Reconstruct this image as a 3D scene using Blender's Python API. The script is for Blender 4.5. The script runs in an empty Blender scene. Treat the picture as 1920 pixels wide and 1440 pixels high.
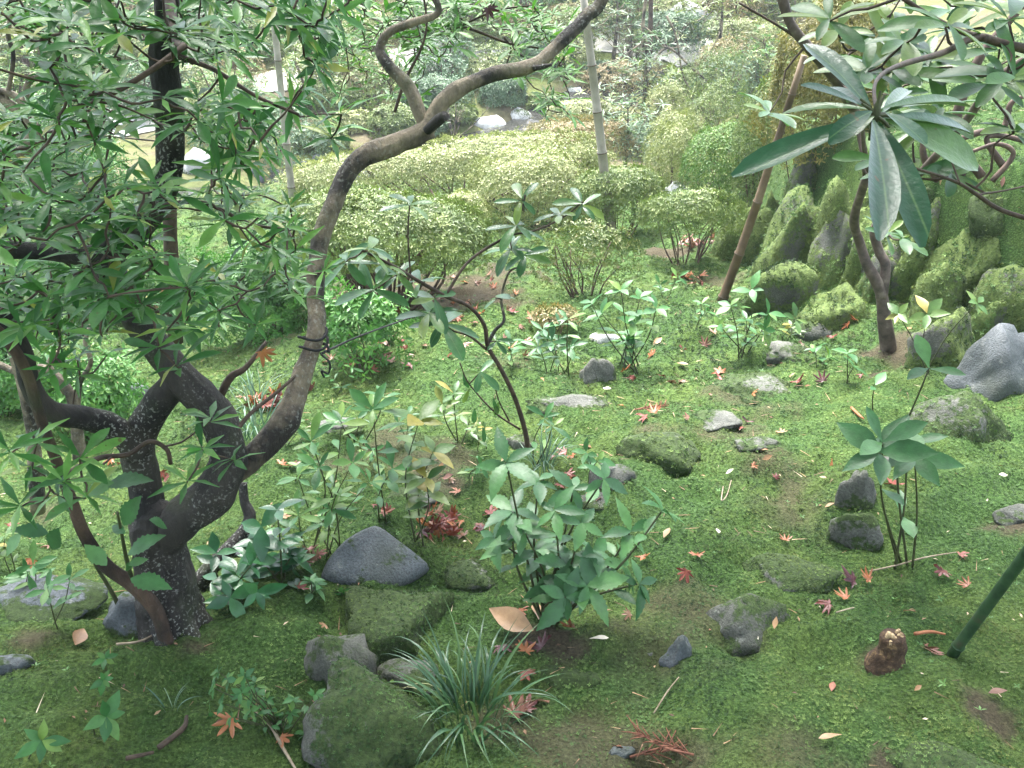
import bpy, math
import numpy as np
from mathutils import Matrix

# ------------------------------------------------------------------ camera, sky, sun, exposure
scene = bpy.context.scene
W, H, F = 1920.0, 1440.0, 1598.0
CAM = np.array([0.0, 0.0, 1.45]); PITCH = math.radians(25.0)
cam_d = bpy.data.cameras.new('camera'); cam = bpy.data.objects.new('camera', cam_d)
scene.collection.objects.link(cam); scene.camera = cam
cam.location = CAM; cam.rotation_euler = (math.pi/2 - PITCH, 0, 0)
cam_d.sensor_fit = 'HORIZONTAL'; cam_d.angle = 2*math.atan(W/2/F); cam_d.clip_start = .02; cam_d.clip_end = 400

SUN_EL, SUN_AZ = math.radians(68), math.radians(-12)     # azimuth from +Y: high in front, a little left
world = bpy.data.worlds.new('World'); scene.world = world; world.use_nodes = True
wn, wl = world.node_tree.nodes, world.node_tree.links
bg = wn['Background']
sky = wn.new('ShaderNodeTexSky'); sky.sky_type = 'NISHITA'; sky.sun_disc = False
sky.sun_elevation = SUN_EL; sky.sun_rotation = SUN_AZ; sky.dust_density = 3.0; sky.air_density = 1.0
hs = wn.new('ShaderNodeHueSaturation'); hs.inputs['Saturation'].default_value = .55
wl.new(sky.outputs[0], hs.inputs['Color']); wl.new(hs.outputs[0], bg.inputs['Color'])
bg.inputs['Strength'].default_value = .15
sun_d = bpy.data.lights.new('sun', 'SUN'); sun = bpy.data.objects.new('sun', sun_d); scene.collection.objects.link(sun)
sun_d.energy = 2.9; sun_d.angle = math.radians(25); sun_d.color = (1, .99, .965)
sun.rotation_euler = (-(math.pi/2 - SUN_EL), 0, -SUN_AZ)
scene.view_settings.view_transform = 'Standard'; scene.view_settings.look = 'None'
scene.view_settings.exposure = 2.65; scene.view_settings.gamma = 1.0; scene.view_settings.use_curve_mapping = False
scene.render.engine = 'CYCLES'
cy = scene.cycles; cy.use_denoising = True; cy.max_bounces = 6; cy.diffuse_bounces = 3; cy.glossy_bounces = 2
cy.transmission_bounces = 3; cy.transparent_max_bounces = 4; cy.sample_clamp_indirect = 6; cy.caustics_reflective = False

# ------------------------------------------------------------------ maths helpers
rng = np.random.default_rng(11)
def U(a, b, n=None): return rng.uniform(a, b, n)
def A(*v): return np.array(v, float)
def nrm(v): v = np.asarray(v, float); return v/np.maximum(np.linalg.norm(v, axis=-1, keepdims=True), 1e-9)
def smooth(a, b, x): t = np.clip((x-a)/(b-a), 0, 1); return t*t*(3-2*t)
def h3(i, j, k, s): v = np.sin(i*127.1+j*311.7+k*74.7+s*17.31)*43758.5453; return v-np.floor(v)
def noise3(x, y, z, s=0):
    xi, yi, zi = np.floor(x), np.floor(y), np.floor(z); fx, fy, fz = x-xi, y-yi, z-zi
    fx = fx*fx*(3-2*fx); fy = fy*fy*(3-2*fy); fz = fz*fz*(3-2*fz); r = 0
    for a in (0, 1):
        for b in (0, 1):
            for c in (0, 1):
                r = r + h3(xi+a, yi+b, zi+c, s)*(fx if a else 1-fx)*(fy if b else 1-fy)*(fz if c else 1-fz)
    return r*2-1
def noise2(x, y, s=0):
    xi, yi = np.floor(x), np.floor(y); fx, fy = x-xi, y-yi; fx = fx*fx*(3-2*fx); fy = fy*fy*(3-2*fy)
    a, b, c, d = h3(xi, yi, 0, s), h3(xi+1, yi, 0, s), h3(xi, yi+1, 0, s), h3(xi+1, yi+1, 0, s)
    return ((a+(b-a)*fx)*(1-fy)+(c+(d-c)*fx)*fy)*2-1
def fbm(x, y, z=0.0, s=0, o=3):
    x = np.asarray(x, float); y = np.asarray(y, float); r = 0; a = 1
    if np.ndim(z) == 0 and z == 0:
        for k in range(o): r = r+a*noise2(x, y, s+k); x, y = x*2.03, y*2.03; a *= .5
        return r
    z = np.asarray(z, float)+0*x
    for k in range(o): r = r+a*noise3(x, y, z, s+k); x, y, z = x*2.03, y*2.03, z*2.03; a *= .5
    return r
FWD = A(0, math.cos(PITCH), -math.sin(PITCH)); UPV = A(0, math.sin(PITCH), math.cos(PITCH)); RGT = A(1, 0, 0)
def ray(px, py): return FWD+RGT*(px-W/2)/F+UPV*(H/2-py)/F
def at(px, py, Y):
    """world point seen at a photo pixel at the distance Y in front of the viewer"""
    d = ray(px, py); return CAM+d*(Y/d[1])
def psize(p): return float(np.dot(np.asarray(p)-CAM, FWD))/F      # metres per photo pixel at p

# ------------------------------------------------------------------ terrain shape
XB_Y = [0, 1.2, 2, 3, 3.5, 4, 4.5, 5.5, 7, 9, 12, 20, 60]
XB_X = [4.2, 3.5, 3.0, 2.62, 2.45, 2.15, 1.85, 1.75, 1.95, 2.3, 3.2, 7, 20]
STREAM = None
def hgt0(x, y):
    x = np.asarray(x, float); y = np.asarray(y, float)
    h = np.interp(y, [-20, -3, 0, 2.2, 8, 10.8, 12.4, 26, 45, 90], [2.6, .35, .06, 0, -.34, -.62, -.58, 3.4, 8.0, 18])
    h = h-.30*smooth(-.55, -1.7, x)*smooth(1.75, 2.5, y)*(1-smooth(6, 10, y))
    h = h+.05*smooth(-.2, -.9, x)*(1-smooth(1.5, 1.9, y))
    xb = np.interp(y, XB_Y, XB_X)
    h = h+.74*smooth(xb-.05, xb+.24, x)*smooth(2.2, 3.6, y)*(1-smooth(12, 20, y))
    h = h+.30*np.maximum(0, x-xb-.3)*smooth(2.4, 4.5, y)*(1-smooth(14, 24, y))
    h = h+.10*smooth(.4, 1.7, x)*smooth(1.5, 3, y)*(1-smooth(5, 8, y))
    h = h+.035*fbm(x*1.6+7, y*1.6, 0, 3, 3)*smooth(.5, 1.5, y)+(.034*fbm(x*3.6, y*3.6, 0, 9, 3)+.032*(.35-np.abs(fbm(x*7+3, y*7, 0, 29, 2))))*(1-smooth(7, 12, y))+.006*fbm(x*21, y*21, 0, 19, 2)*(1-smooth(5, 8, y))
    h = h+.30*fbm(x*.22, y*.22, 0, 21, 3)*smooth(12, 20, y)
    return h
def seg_dist(x, y, P):
    d = np.full(np.shape(x), 1e9)
    for a, b in zip(P[:-1], P[1:]):
        ab = b-a; t = np.clip(((x-a[0])*ab[0]+(y-a[1])*ab[1])/np.dot(ab, ab), 0, 1)
        d = np.minimum(d, np.hypot(x-a[0]-t*ab[0], y-a[1]-t*ab[1]))
    return d
def hgt(x, y):
    h = hgt0(x, y)
    if STREAM is not None: h = h-.24*np.exp(-(seg_dist(np.asarray(x, float), np.asarray(y, float), STREAM)/.42)**4)
    return h
def hit(px, py, far=60):
    """where the line of sight through a photo pixel meets the ground"""
    d = ray(px, py); d = d/d[1]
    ys = np.concatenate([np.arange(.7, 8, .01), np.arange(8, far, .04)])
    z = CAM[2]+d[2]*ys; g = hgt(d[0]*ys, ys); k = np.nonzero(z <= g)[0]
    y = ys[k[0]] if len(k) else far
    return A(d[0]*y, y, float(hgt(d[0]*y, y)))
def gnormal(x, y):
    e = .02; return nrm(A(hgt(x-e, y)-hgt(x+e, y), hgt(x, y-e)-hgt(x, y+e), 2*e))
def gz(x, y): return float(hgt(x, y))

# ------------------------------------------------------------------ mesh helpers
COL = scene.collection
class MB:
    def __init__(s): s.V = []; s.T = []; s.Q = []; s.t = []; s.n = 0; s.extra = {}
    def add(s, V, T=None, Q=None, tint=0.5):
        V = np.asarray(V, float)
        if T is not None and len(T): s.T.append(np.asarray(T)+s.n)
        if Q is not None and len(Q): s.Q.append(np.asarray(Q)+s.n)
        s.V.append(V); s.t.append(np.broadcast_to(np.asarray(tint, float), (len(V),)).copy()); s.n += len(V)
    def inst(s, proto, R, P, S, tint=None):
        """many copies of a small proto (V, T, Q): R (N,3,3), P (N,3), S (N,) or (N,3)"""
        v, T, Q = proto; N = len(P); k = len(v)
        if N == 0: return
        S = np.asarray(S, float); S = S[:, None]*np.ones((1, 3)) if S.ndim == 1 else S
        V = np.einsum('nij,nkj->nki', R, v[None]*S[:, None, :])+np.asarray(P)[:, None, :]
        off = (np.arange(N)*k)[:, None, None]
        t = np.repeat(U(0, 1, N) if tint is None else tint, k)
        s.add(V.reshape(-1, 3), (np.asarray(T)[None]+off).reshape(-1, 3) if T is not None else None,
              (np.asarray(Q)[None]+off).reshape(-1, 4) if Q is not None else None, t)
    def mesh(s, name, mat, org=(0, 0, 0), smooth_shade=True):
        V = np.concatenate(s.V)-np.asarray(org); me = bpy.data.meshes.new(name)
        fs = ([np.concatenate(s.T)] if s.T else [])+([np.concatenate(s.Q)] if s.Q else [])
        lp = np.concatenate([f.ravel() for f in fs]).astype(np.int32)
        tot = np.concatenate([np.full(len(f), f.shape[1]) for f in fs]); st = np.concatenate([[0], np.cumsum(tot)[:-1]]).astype(np.int32)
        me.vertices.add(len(V)); me.vertices.foreach_set('co', V.astype(np.float32).ravel())
        me.loops.add(len(lp)); me.loops.foreach_set('vertex_index', lp)
        me.polygons.add(len(st)); me.polygons.foreach_set('loop_start', st)
        me.polygons.foreach_set('use_smooth', np.full(len(st), smooth_shade))
        me.update(calc_edges=True)
        for nm, val in [('tint', np.concatenate(s.t))]+list(s.extra.items()):
            a = me.attributes.new(nm, 'FLOAT', 'POINT'); a.data.foreach_set('value', np.asarray(val, np.float32))
        me.materials.append(mat); return me
def link(name, me, loc=(0, 0, 0), parent=None):
    o = bpy.data.objects.new(name, me); COL.objects.link(o); o.location = loc
    if parent is not None: o.parent = parent
    return o
def tag(o, label=None, cat=None, group=None, kind=None):
    for k, v in (('label', label), ('category', cat), ('group', group), ('kind', kind)):
        if v: o[k] = v
    return o
class Thing:
    def __init__(s, name, loc, label, cat, group=None):
        s.loc = np.asarray(loc, float); s.root = link(name, None, s.loc); s.root.empty_display_size = .05; tag(s.root, label, cat, group)
    def part(s, name, mb, mat, parent=None, kind=None, smooth_shade=True):
        o = link(name, mb.mesh(name, mat, s.loc, smooth_shade), (0, 0, 0), parent or s.root)
        if kind: o['kind'] = kind
        return o
    def piece(s, name, me, P, R, S, parent=None):
        o = bpy.data.objects.new(name, me); COL.objects.link(o); o.parent = parent or s.root
        M = Matrix.Identity(4); S = np.broadcast_to(S, (3,)); P = np.asarray(P)-s.loc
        for i in range(3):
            for j in range(3): M[i][j] = R[i][j]*S[j]
            M[i][3] = P[i]
        o.matrix_basis = M; return o
def crom(P, R, sub):
    P = np.asarray(P, float); R = np.asarray(R, float)
    if len(P) < 3 or sub == 1:
        t = np.linspace(0, 1, max(2, sub*(len(P)-1)+1)); s = np.linspace(0, 1, len(P))
        return np.stack([np.interp(t, s, P[:, i]) for i in range(3)], 1), np.interp(t, s, R)
    Q = np.vstack([2*P[0]-P[1], P, 2*P[-1]-P[-2]]); out = []; rr = []
    for i in range(len(P)-1):
        p0, p1, p2, p3 = Q[i:i+4]
        for k in range(sub):
            t = k/sub; out.append(.5*((2*p1)+(-p0+p2)*t+(2*p0-5*p1+4*p2-p3)*t*t+(-p0+3*p1-3*p2+p3)*t**3)); rr.append(R[i]*(1-t)+R[i+1]*t)
    out.append(P[-1]); rr.append(R[-1]); return np.array(out), np.array(rr)
def tube(mb, P, R, n=8, sub=4, lump=0.0, tint=.5, seed=0, cap=True, ridge=0.0):
    P, R = crom(P, R, sub); T = nrm(np.gradient(P, axis=0)); up = A(0, 0, 1) if abs(T[0][2]) < .9 else A(1, 0, 0)
    u = nrm(np.cross(up, T[0])); rings = []; ang = np.arange(n)*2*math.pi/n
    for p, r, t in zip(P, R, T):
        u = nrm(u-t*np.dot(u, t)); v = np.cross(t, u)
        d = np.cos(ang)[:, None]*u+np.sin(ang)[:, None]*v
        k = r
        if lump: 
            q = p+d*r; k = r*(1+lump*fbm(q[:, 0]*14, q[:, 1]*14, q[:, 2]*9, seed, 3))[:, None]
        if ridge:
            rg = 1-np.abs(noise3(np.cos(ang)*4.5+seed, np.sin(ang)*4.5, np.full(n, len(rings)*.12), seed)); k = k*(1+ridge*(rg-.6))[:, None]
        rings.append(p+d*k)
    m = len(P); V = np.concatenate(rings+[P[:1], P[-1:]])
    i = np.arange(m-1)[:, None]*n; j = np.arange(n)[None]; j2 = (j+1) % n
    Q = np.stack([i+j, i+j2, i+n+j2, i+n+j], -1).reshape(-1, 4)
    T_ = []
    if cap:
        a = np.arange(n); b = (a+1) % n
        T_ = np.concatenate([np.stack([b, a, np.full(n, m*n)], 1), np.stack([(m-1)*n+a, (m-1)*n+b, np.full(n, m*n+1)], 1)])
    mb.add(V, T_ if cap else None, Q, tint); return P
def frame(d, up):
    """rotation(s) whose x axis is d and whose z axis leans to up"""
    d = nrm(d); y = nrm(np.cross(up, d)); z = np.cross(d, y)
    return np.stack([d, y, z], -1)
# ---- leaf protos: length 1 along x
def leaf_proto(prof, n=4, fold=.25, curl=.15, serr=0, tipcurl=0.0):
    t = np.linspace(0, 1, n+1); w = np.interp(t, np.linspace(0, 1, len(prof)), prof)
    if serr: w = w*(1+serr*np.where(np.arange(n+1) % 2 == 0, 1, -1)*((t > .08) & (t < .97)))
    z = -curl*t**2+tipcurl*t**4
    V = np.concatenate([np.stack([t, 0*t, z], 1), np.stack([t-.0*t, w, z+fold*w], 1), np.stack([t, -w, z+fold*w], 1)])
    i = np.arange(n); k = n+1
    Q = np.concatenate([np.stack([i, i+1, k+i+1, k+i], 1), np.stack([i, 2*k+i, 2*k+i+1, i+1], 1)])
    return V, None, Q
LANCE = [.012, .035, .09, .14, .165, .15, .10, .012]
OBLAN = [.012, .028, .055, .09, .122, .13, .095, .012]
OVAL = [.015, .10, .19, .23, .22, .165, .09, .01]
RHODO = [.012, .06, .10, .13, .15, .155, .13, .03]
SMALLV = [.02, .16, .24, .2, .02]
P_LANCE, P_OBLAN, P_OBLAN_LO = leaf_proto(LANCE, 6, .3, .12), leaf_proto(OBLAN, 6, .3, .16), leaf_proto([.012, .11, .012], 2, .3, .2)
P_OVAL, P_SERR = leaf_proto(OVAL, 6, .25, .15), leaf_proto([.015, .1, .17, .2, .19, .145, .08, .01], 16, .25, .22, .11)
P_RHODO, P_RHODO_LO = leaf_proto(RHODO, 8, .3, .18), leaf_proto(RHODO, 4, .3, .2)
P_TINY = (np.array([[0, 0, 0], [.45, .2, .07], [1, 0, -.05], [.45, -.2, .07]], float), np.array([[0, 1, 2], [0, 2, 3]]), None)
def whorl(c, axis, k, L, spread=70, jit=.25, droop=0.0):
    axis = nrm(axis); a = nrm(np.cross(axis, A(.3, .9, .2))); b = np.cross(axis, a); Ps, Rs, Ss = [], [], []
    ph = U(0, 6.28)
    for i in range(k):
        an = ph+i*2*math.pi/k+U(-jit, jit); sp = math.radians(spread+U(-18, 18))
        d = axis*math.cos(sp)+(a*math.cos(an)+b*math.sin(an))*math.sin(sp); d[2] -= droop
        Ps.append(c+axis*U(-.004, .01)); Rs.append(frame(d, axis+U(-.25, .25, 3))); Ss.append(L*U(.62, 1.12))
    return Ps, Rs, Ss
def greedy_twigs(mb, limbs, targets, r_tip=.0016, n=5, wig=.08, maxr=.006, sub=2):
    """joins every target to the nearest limb or twig point already there"""
    nodes = [np.asarray(p) for p in limbs]; left = [np.asarray(t) for t in targets]
    ND = np.array(nodes); LT = np.array(left); idx = list(range(len(LT)))
    D = np.array([np.min(np.linalg.norm(ND-p, axis=1)) for p in LT])
    for i in np.argsort(D):
        p = LT[i]; j = np.argmin(np.linalg.norm(ND-p, axis=1)); q = ND[j]; L = np.linalg.norm(p-q)
        if L < .004: continue
        m1 = q*.66+p*.34+U(-1, 1, 3)*wig*L; m2 = q*.33+p*.67+U(-1, 1, 3)*wig*L; m1[2] -= .06*L
        tube(mb, [q, m1, m2, p], [min(maxr, r_tip+L*.008), r_tip*1.5, r_tip*1.2, r_tip], n, sub, 0, U(0, 1), cap=False)
        ND = np.vstack([ND, m1, m2, p])

# ------------------------------------------------------------------ materials
def newmat(name):
    m = bpy.data.materials.new(name); m.use_nodes = True; nt = m.node_tree; nt.nodes.clear()
    out = nt.nodes.new('ShaderNodeOutputMaterial'); return m, nt, out
def nd(nt, typ, **kw):
    n = nt.nodes.new(typ)
    for k, v in kw.items():
        if k in n.inputs: n.inputs[k].default_value = v
        else: setattr(n, k, v)
    return n
def ramp(nt, fac, stops, interp='LINEAR'):
    r = nt.nodes.new('ShaderNodeValToRGB'); r.color_ramp.interpolation = interp; e = r.color_ramp.elements
    while len(e) < len(stops): e.new(.5)
    for el, (p, c) in zip(e, stops): el.position = p; el.color = (*c, 1) if len(c) == 3 else c
    nt.links.new(fac, r.inputs[0]); return r.outputs[0]
def g3(v): return (v, v, v)
def noise_n(nt, scale, detail=3, rough=.55, coord=None):
    n = nd(nt, 'ShaderNodeTexNoise', Scale=scale, Detail=detail, Roughness=rough)
    c = coord or nt.nodes.new('ShaderNodeNewGeometry').outputs['Position']; nt.links.new(c, n.inputs['Vector']); return n.outputs['Fac']
def mixc(nt, fac, a, b, mode='MIX'):
    m = nt.nodes.new('ShaderNodeMix'); m.data_type = 'RGBA'; m.blend_type = mode
    for s, v in ((0, fac), (6, a), (7, b)):
        if hasattr(v, 'is_linked') or hasattr(v, 'links'): nt.links.new(v, m.inputs[s])
        else: m.inputs[s].default_value = v if s == 0 else (*v, 1)
    return m.outputs[2]
def bump(nt, h, strength, dist):
    b = nd(nt, 'ShaderNodeBump', Strength=strength, Distance=dist); nt.links.new(h, b.inputs['Height']); return b.outputs[0]
_lm = {}
def leafmat(key, stops, rough=.40, trans=.34, spec=.45, obj=False, rib=False, spots=None):
    """leaf: colour runs over stops by the leaf's own random number (per mesh leaf, or per object)"""
    k = (key, obj)
    if k in _lm: return _lm[k]
    m, nt, out = newmat('leaf_'+key); L = nt.links
    if obj: fac = nt.nodes.new('ShaderNodeObjectInfo').outputs['Random']
    else: fac = nd(nt, 'ShaderNodeAttribute', attribute_name='tint').outputs['Fac']
    col = ramp(nt, fac, stops)
    nz = noise_n(nt, 45, 3); col = mixc(nt, .35, col, ramp(nt, nz, [(.3, g3(.25)), (.7, g3(.8))]), 'OVERLAY')
    if spots: col = mixc(nt, ramp(nt, noise_n(nt, 60, 2), [(.70, g3(0)), (.74, g3(.8))]), col, spots)
    if rib:
        tc = nt.nodes.new('ShaderNodeTexCoord'); sx = nt.nodes.new('ShaderNodeSeparateXYZ'); L.new(tc.outputs['Object'], sx.inputs[0])
        ab = nd(nt, 'ShaderNodeMath', operation='ABSOLUTE'); L.new(sx.outputs[1], ab.inputs[0])
        col = mixc(nt, ramp(nt, ab.outputs[0], [(0, g3(.75)), (.012, g3(0))]), col, (.12, .20, .075))
    b = nd(nt, 'ShaderNodeBsdfPrincipled', Roughness=rough); b.inputs['Specular IOR Level'].default_value = spec
    L.new(col, b.inputs['Base Color']); L.new(bump(nt, noise_n(nt, 130, 2), .25, .003), b.inputs['Normal'])
    t = nt.nodes.new('ShaderNodeBsdfTranslucent'); L.new(mixc(nt, .5, col, (.5, .75, .12), 'MULTIPLY'), t.inputs[0])
    ad = nd(nt, 'ShaderNodeMixShader', Fac=trans); L.new(b.outputs[0], ad.inputs[1]); L.new(t.outputs[0], ad.inputs[2]); L.new(ad.outputs[0], out.inputs[0])
    _lm[k] = m; return m
def simple(name, stops, scale=20, rough=.8, bstr=.5, bdist=.004, spec=.3, detail=5):
    m, nt, out = newmat(name); b = nd(nt, 'ShaderNodeBsdfPrincipled', Roughness=rough); b.inputs['Specular IOR Level'].default_value = spec
    n = noise_n(nt, scale, detail, .62); nt.links.new(ramp(nt, n, stops), b.inputs['Base Color'])
    if bstr: nt.links.new(bump(nt, n, bstr, bdist), b.inputs['Normal'])
    nt.links.new(b.outputs[0], out.inputs[0]); return m
def barkmat(name, dark, light, lich=.6, lsize=110, rough=.75):
    m, nt, out = newmat(name); L = nt.links; b = nd(nt, 'ShaderNodeBsdfPrincipled', Roughness=rough)
    big = noise_n(nt, 9, 4); mp = nd(nt, 'ShaderNodeMapping'); mp.inputs['Scale'].default_value = (1, 1, .28); L.new(nt.nodes.new('ShaderNodeNewGeometry').outputs['Position'], mp.inputs[0]); fine = noise_n(nt, 75, 6, .72, mp.outputs[0])
    col = mixc(nt, ramp(nt, big, [(.40, g3(0)), (.62, g3(1))]), dark, light)
    col = mixc(nt, .5, col, ramp(nt, fine, [(.3, g3(.15)), (.75, g3(.85))]), 'OVERLAY')
    sp = noise_n(nt, lsize, 2, .5); area = noise_n(nt, 4, 3)
    s = nd(nt, 'ShaderNodeMath', operation='MULTIPLY'); L.new(ramp(nt, sp, [(.56, g3(0)), (.66, g3(1))]), s.inputs[0]); L.new(ramp(nt, area, [(.47, g3(0)), (.62, g3(1))]), s.inputs[1])
    s2 = nd(nt, 'ShaderNodeMath', operation='MULTIPLY'); s2.inputs[1].default_value = lich; L.new(s.outputs[0], s2.inputs[0])
    col = mixc(nt, s2.outputs[0], col, (.42, .43, .38))
    gm = ramp(nt, noise_n(nt, 7, 3), [(.55, g3(0)), (.75, g3(.55))]); col = mixc(nt, gm, col, (.05, .075, .02))
    L.new(col, b.inputs['Base Color']); L.new(bump(nt, fine, 1.0, .014), b.inputs['Normal']); L.new(b.outputs[0], out.inputs[0]); return m
def rockmat(name, c0, c1, rough=.7, mosscol=((.016, .028, .008), (.055, .088, .022))):
    m, nt, out = newmat(name); L = nt.links; b = nd(nt, 'ShaderNodeBsdfPrincipled', Roughness=rough); b.inputs['Specular IOR Level'].default_value = .4
    big = noise_n(nt, 7, 5, .65); fine = noise_n(nt, 160, 4, .7)
    col = mixc(nt, ramp(nt, big, [(.32, g3(0)), (.7, g3(1))]), c0, c1)
    col = mixc(nt, .6, col, ramp(nt, fine, [(.3, g3(.1)), (.7, g3(.9))]), 'OVERLAY')
    lich = ramp(nt, noise_n(nt, 26, 4, .7), [(.60, g3(0)), (.68, g3(.45))]); col = mixc(nt, lich, col, (.27, .28, .25))
    st = ramp(nt, noise_n(nt, 4.3, 3), [(.5, g3(0)), (.75, g3(.6))]); col = mixc(nt, st, col, (.035, .045, .018))
    ms = nd(nt, 'ShaderNodeAttribute', attribute_name='moss').outputs['Fac']
    ad = nd(nt, 'ShaderNodeMath', operation='ADD'); L.new(ms, ad.inputs[0])
    sb = nd(nt, 'ShaderNodeMath', operation='MULTIPLY_ADD'); L.new(noise_n(nt, 55, 4, .7), sb.inputs[0]); sb.inputs[1].default_value = 1.1; sb.inputs[2].default_value = -.55; L.new(sb.outputs[0], ad.inputs[1])
    mf = ramp(nt, ad.outputs[0], [(.42, g3(0)), (.58, g3(1))])
    mc = ramp(nt, noise_n(nt, 90, 4, .7), [(.3, mosscol[0]), (.7, mosscol[1])]); col = mixc(nt, mf, col, mc)
    L.new(col, b.inputs['Base Color'])
    rr = nd(nt, 'ShaderNodeMath', operation='MULTIPLY_ADD'); L.new(mf, rr.inputs[0]); rr.inputs[1].default_value = .95-rough; rr.inputs[2].default_value = rough; L.new(rr.outputs[0], b.inputs['Roughness'])
    hh = nd(nt, 'ShaderNodeMath', operation='ADD'); L.new(fine, hh.inputs[0]); L.new(noise_n(nt, 30, 5, .65), hh.inputs[1])
    L.new(bump(nt, hh.outputs[0], .8, .008), b.inputs['Normal']); L.new(b.outputs[0], out.inputs[0]); return m
def groundmat():
    m, nt, out = newmat('moss_ground'); L = nt.links; b = nd(nt, 'ShaderNodeBsdfPrincipled', Roughness=.95); b.inputs['Specular IOR Level'].default_value = .15
    pos = nt.nodes.new('ShaderNodeNewGeometry').outputs['Position']
    f = noise_n(nt, 130, 5, .7, pos); mid = noise_n(nt, 3.2, 4, .6, pos); big = noise_n(nt, .9, 3, .5, pos)
    near = ramp(nt, f, [(.28, (.016, .032, .010)), (.5, (.042, .085, .022)), (.72, (.10, .18, .05))])
    yel = ramp(nt, f, [(.28, (.03, .05, .012)), (.72, (.16, .22, .055))])
    col = mixc(nt, ramp(nt, mid, [(.45, g3(0)), (.68, g3(.7))]), near, yel)
    soil = ramp(nt, f, [(.3, (.035, .024, .017)), (.7, (.11, .08, .06))])
    bare = nd(nt, 'ShaderNodeAttribute', attribute_name='bare').outputs['Fac']
    col = mixc(nt, bare, col, soil)
    farc = mixc(nt, ramp(nt, noise_n(nt, .8, 4, .6, pos), [(.4, g3(0)), (.6, g3(1))]), (.10, .125, .035), (.12, .10, .06))
    farc = mixc(nt, .5, farc, ramp(nt, noise_n(nt, 14, 5, .7, pos), [(.3, g3(.1)), (.7, g3(.9))]), 'OVERLAY')
    fa = nd(nt, 'ShaderNodeAttribute', attribute_name='open').outputs['Fac']; col = mixc(nt, fa, col, farc)
    L.new(col, b.inputs['Base Color']); L.new(bump(nt, f, 1.0, .012), b.inputs['Normal']); L.new(b.outputs[0], out.inputs[0]); return m
def mossmat():
    m, nt, out = newmat('moss_shoots'); L = nt.links; b = nd(nt, 'ShaderNodeBsdfPrincipled', Roughness=.7); b.inputs['Specular IOR Level'].default_value = .25
    t = nd(nt, 'ShaderNodeAttribute', attribute_name='tint').outputs['Fac']
    c = ramp(nt, t, [(0, (.019, .043, .012)), (.4, (.060, .120, .030)), (1, (.23, .34, .10))])
    br = ramp(nt, t, [(0, (.032, .040, .011)), (1, (.17, .20, .05))])
    c = mixc(nt, ramp(nt, noise_n(nt, 3.4, 4, .6), [(.46, g3(0)), (.64, g3(.8))]), c, br)
    c = mixc(nt, ramp(nt, noise_n(nt, 1.7, 5, .62), [(.42, g3(.75)), (.56, g3(0))]), c, ramp(nt, t, [(0, (.010, .026, .009)), (1, (.085, .17, .055))]))
    L.new(c, b.inputs['Base Color']); tr = nt.nodes.new('ShaderNodeBsdfTranslucent'); L.new(c, tr.inputs[0])
    mx = nd(nt, 'ShaderNodeMixShader', Fac=.25); L.new(b.outputs[0], mx.inputs[1]); L.new(tr.outputs[0], mx.inputs[2]); L.new(mx.outputs[0], out.inputs[0]); return m
GREEN = [(0, (.028, .105, .026)), (.6, (.062, .190, .042)), (.95, (.14, .30, .06)), (1, (.30, .30, .06))]
BLUEG = [(0, (.030, .095, .034)), (.6, (.055, .155, .05)), (1, (.10, .22, .07))]
BRIGHT = [(0, (.045, .14, .02)), (.6, (.08, .22, .035)), (1, (.14, .28, .05))]
RHODOC = [(0, (.020, .070, .036)), (.7, (.036, .105, .048)), (1, (.08, .16, .04))]
AZGRN = [(0, (.07, .115, .028)), (.5, (.14, .195, .05)), (1, (.27, .31, .10))]
AZYEL = [(0, (.13, .165, .05)), (.5, (.25, .28, .10)), (1, (.46, .45, .22))]
AZBRN = [(0, (.11, .12, .035)), (.5, (.24, .20, .08)), (1, (.46, .32, .19))]
AZORG = [(0, (.10, .11, .03)), (.5, (.21, .19, .05)), (1, (.34, .28, .08))]
TEAL = [(0, (.045, .095, .045)), (.5, (.10, .175, .085)), (1, (.24, .32, .19))]
M_TREE, M_TREEO = leafmat('tree', GREEN, .36, .36, .34), leafmat('tree', GREEN, .36, .36, .34, obj=True, spots=(.09, .075, .025))
M_BARK = barkmat('bark_dark', (.009, .008, .007), (.042, .035, .028), .75, 150)
M_BROWN = barkmat('bark_brown', (.03, .018, .012), (.10, .06, .038), .05)
M_BARKP = barkmat('bark_pale', (.022, .017, .013), (.27, .215, .145), .4, 120)
M_TWIG = simple('twig_bark', [(.3, (.02, .014, .01)), (.7, (.09, .06, .04))], 40, .7)
M_STEM = simple('green_stem', [(.3, (.025, .03, .012)), (.7, (.06, .07, .025))], 40, .6)
M_ROCK = rockmat('granite', (.046, .049, .040), (.150, .150, .128))
M_SLATE = rockmat('slate_rock', (.055, .065, .070), (.10, .112, .12), .5)
M_PALE = rockmat('pale_stone', (.30, .31, .30), (.58, .58, .55), .7)
M_ROCKW = rockmat('wall_rock', (.040, .042, .034), (.125, .125, .105), .75, ((.030, .050, .012), (.13, .18, .045)))
M_GROUND, M_MOSS = groundmat(), mossmat()

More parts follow.
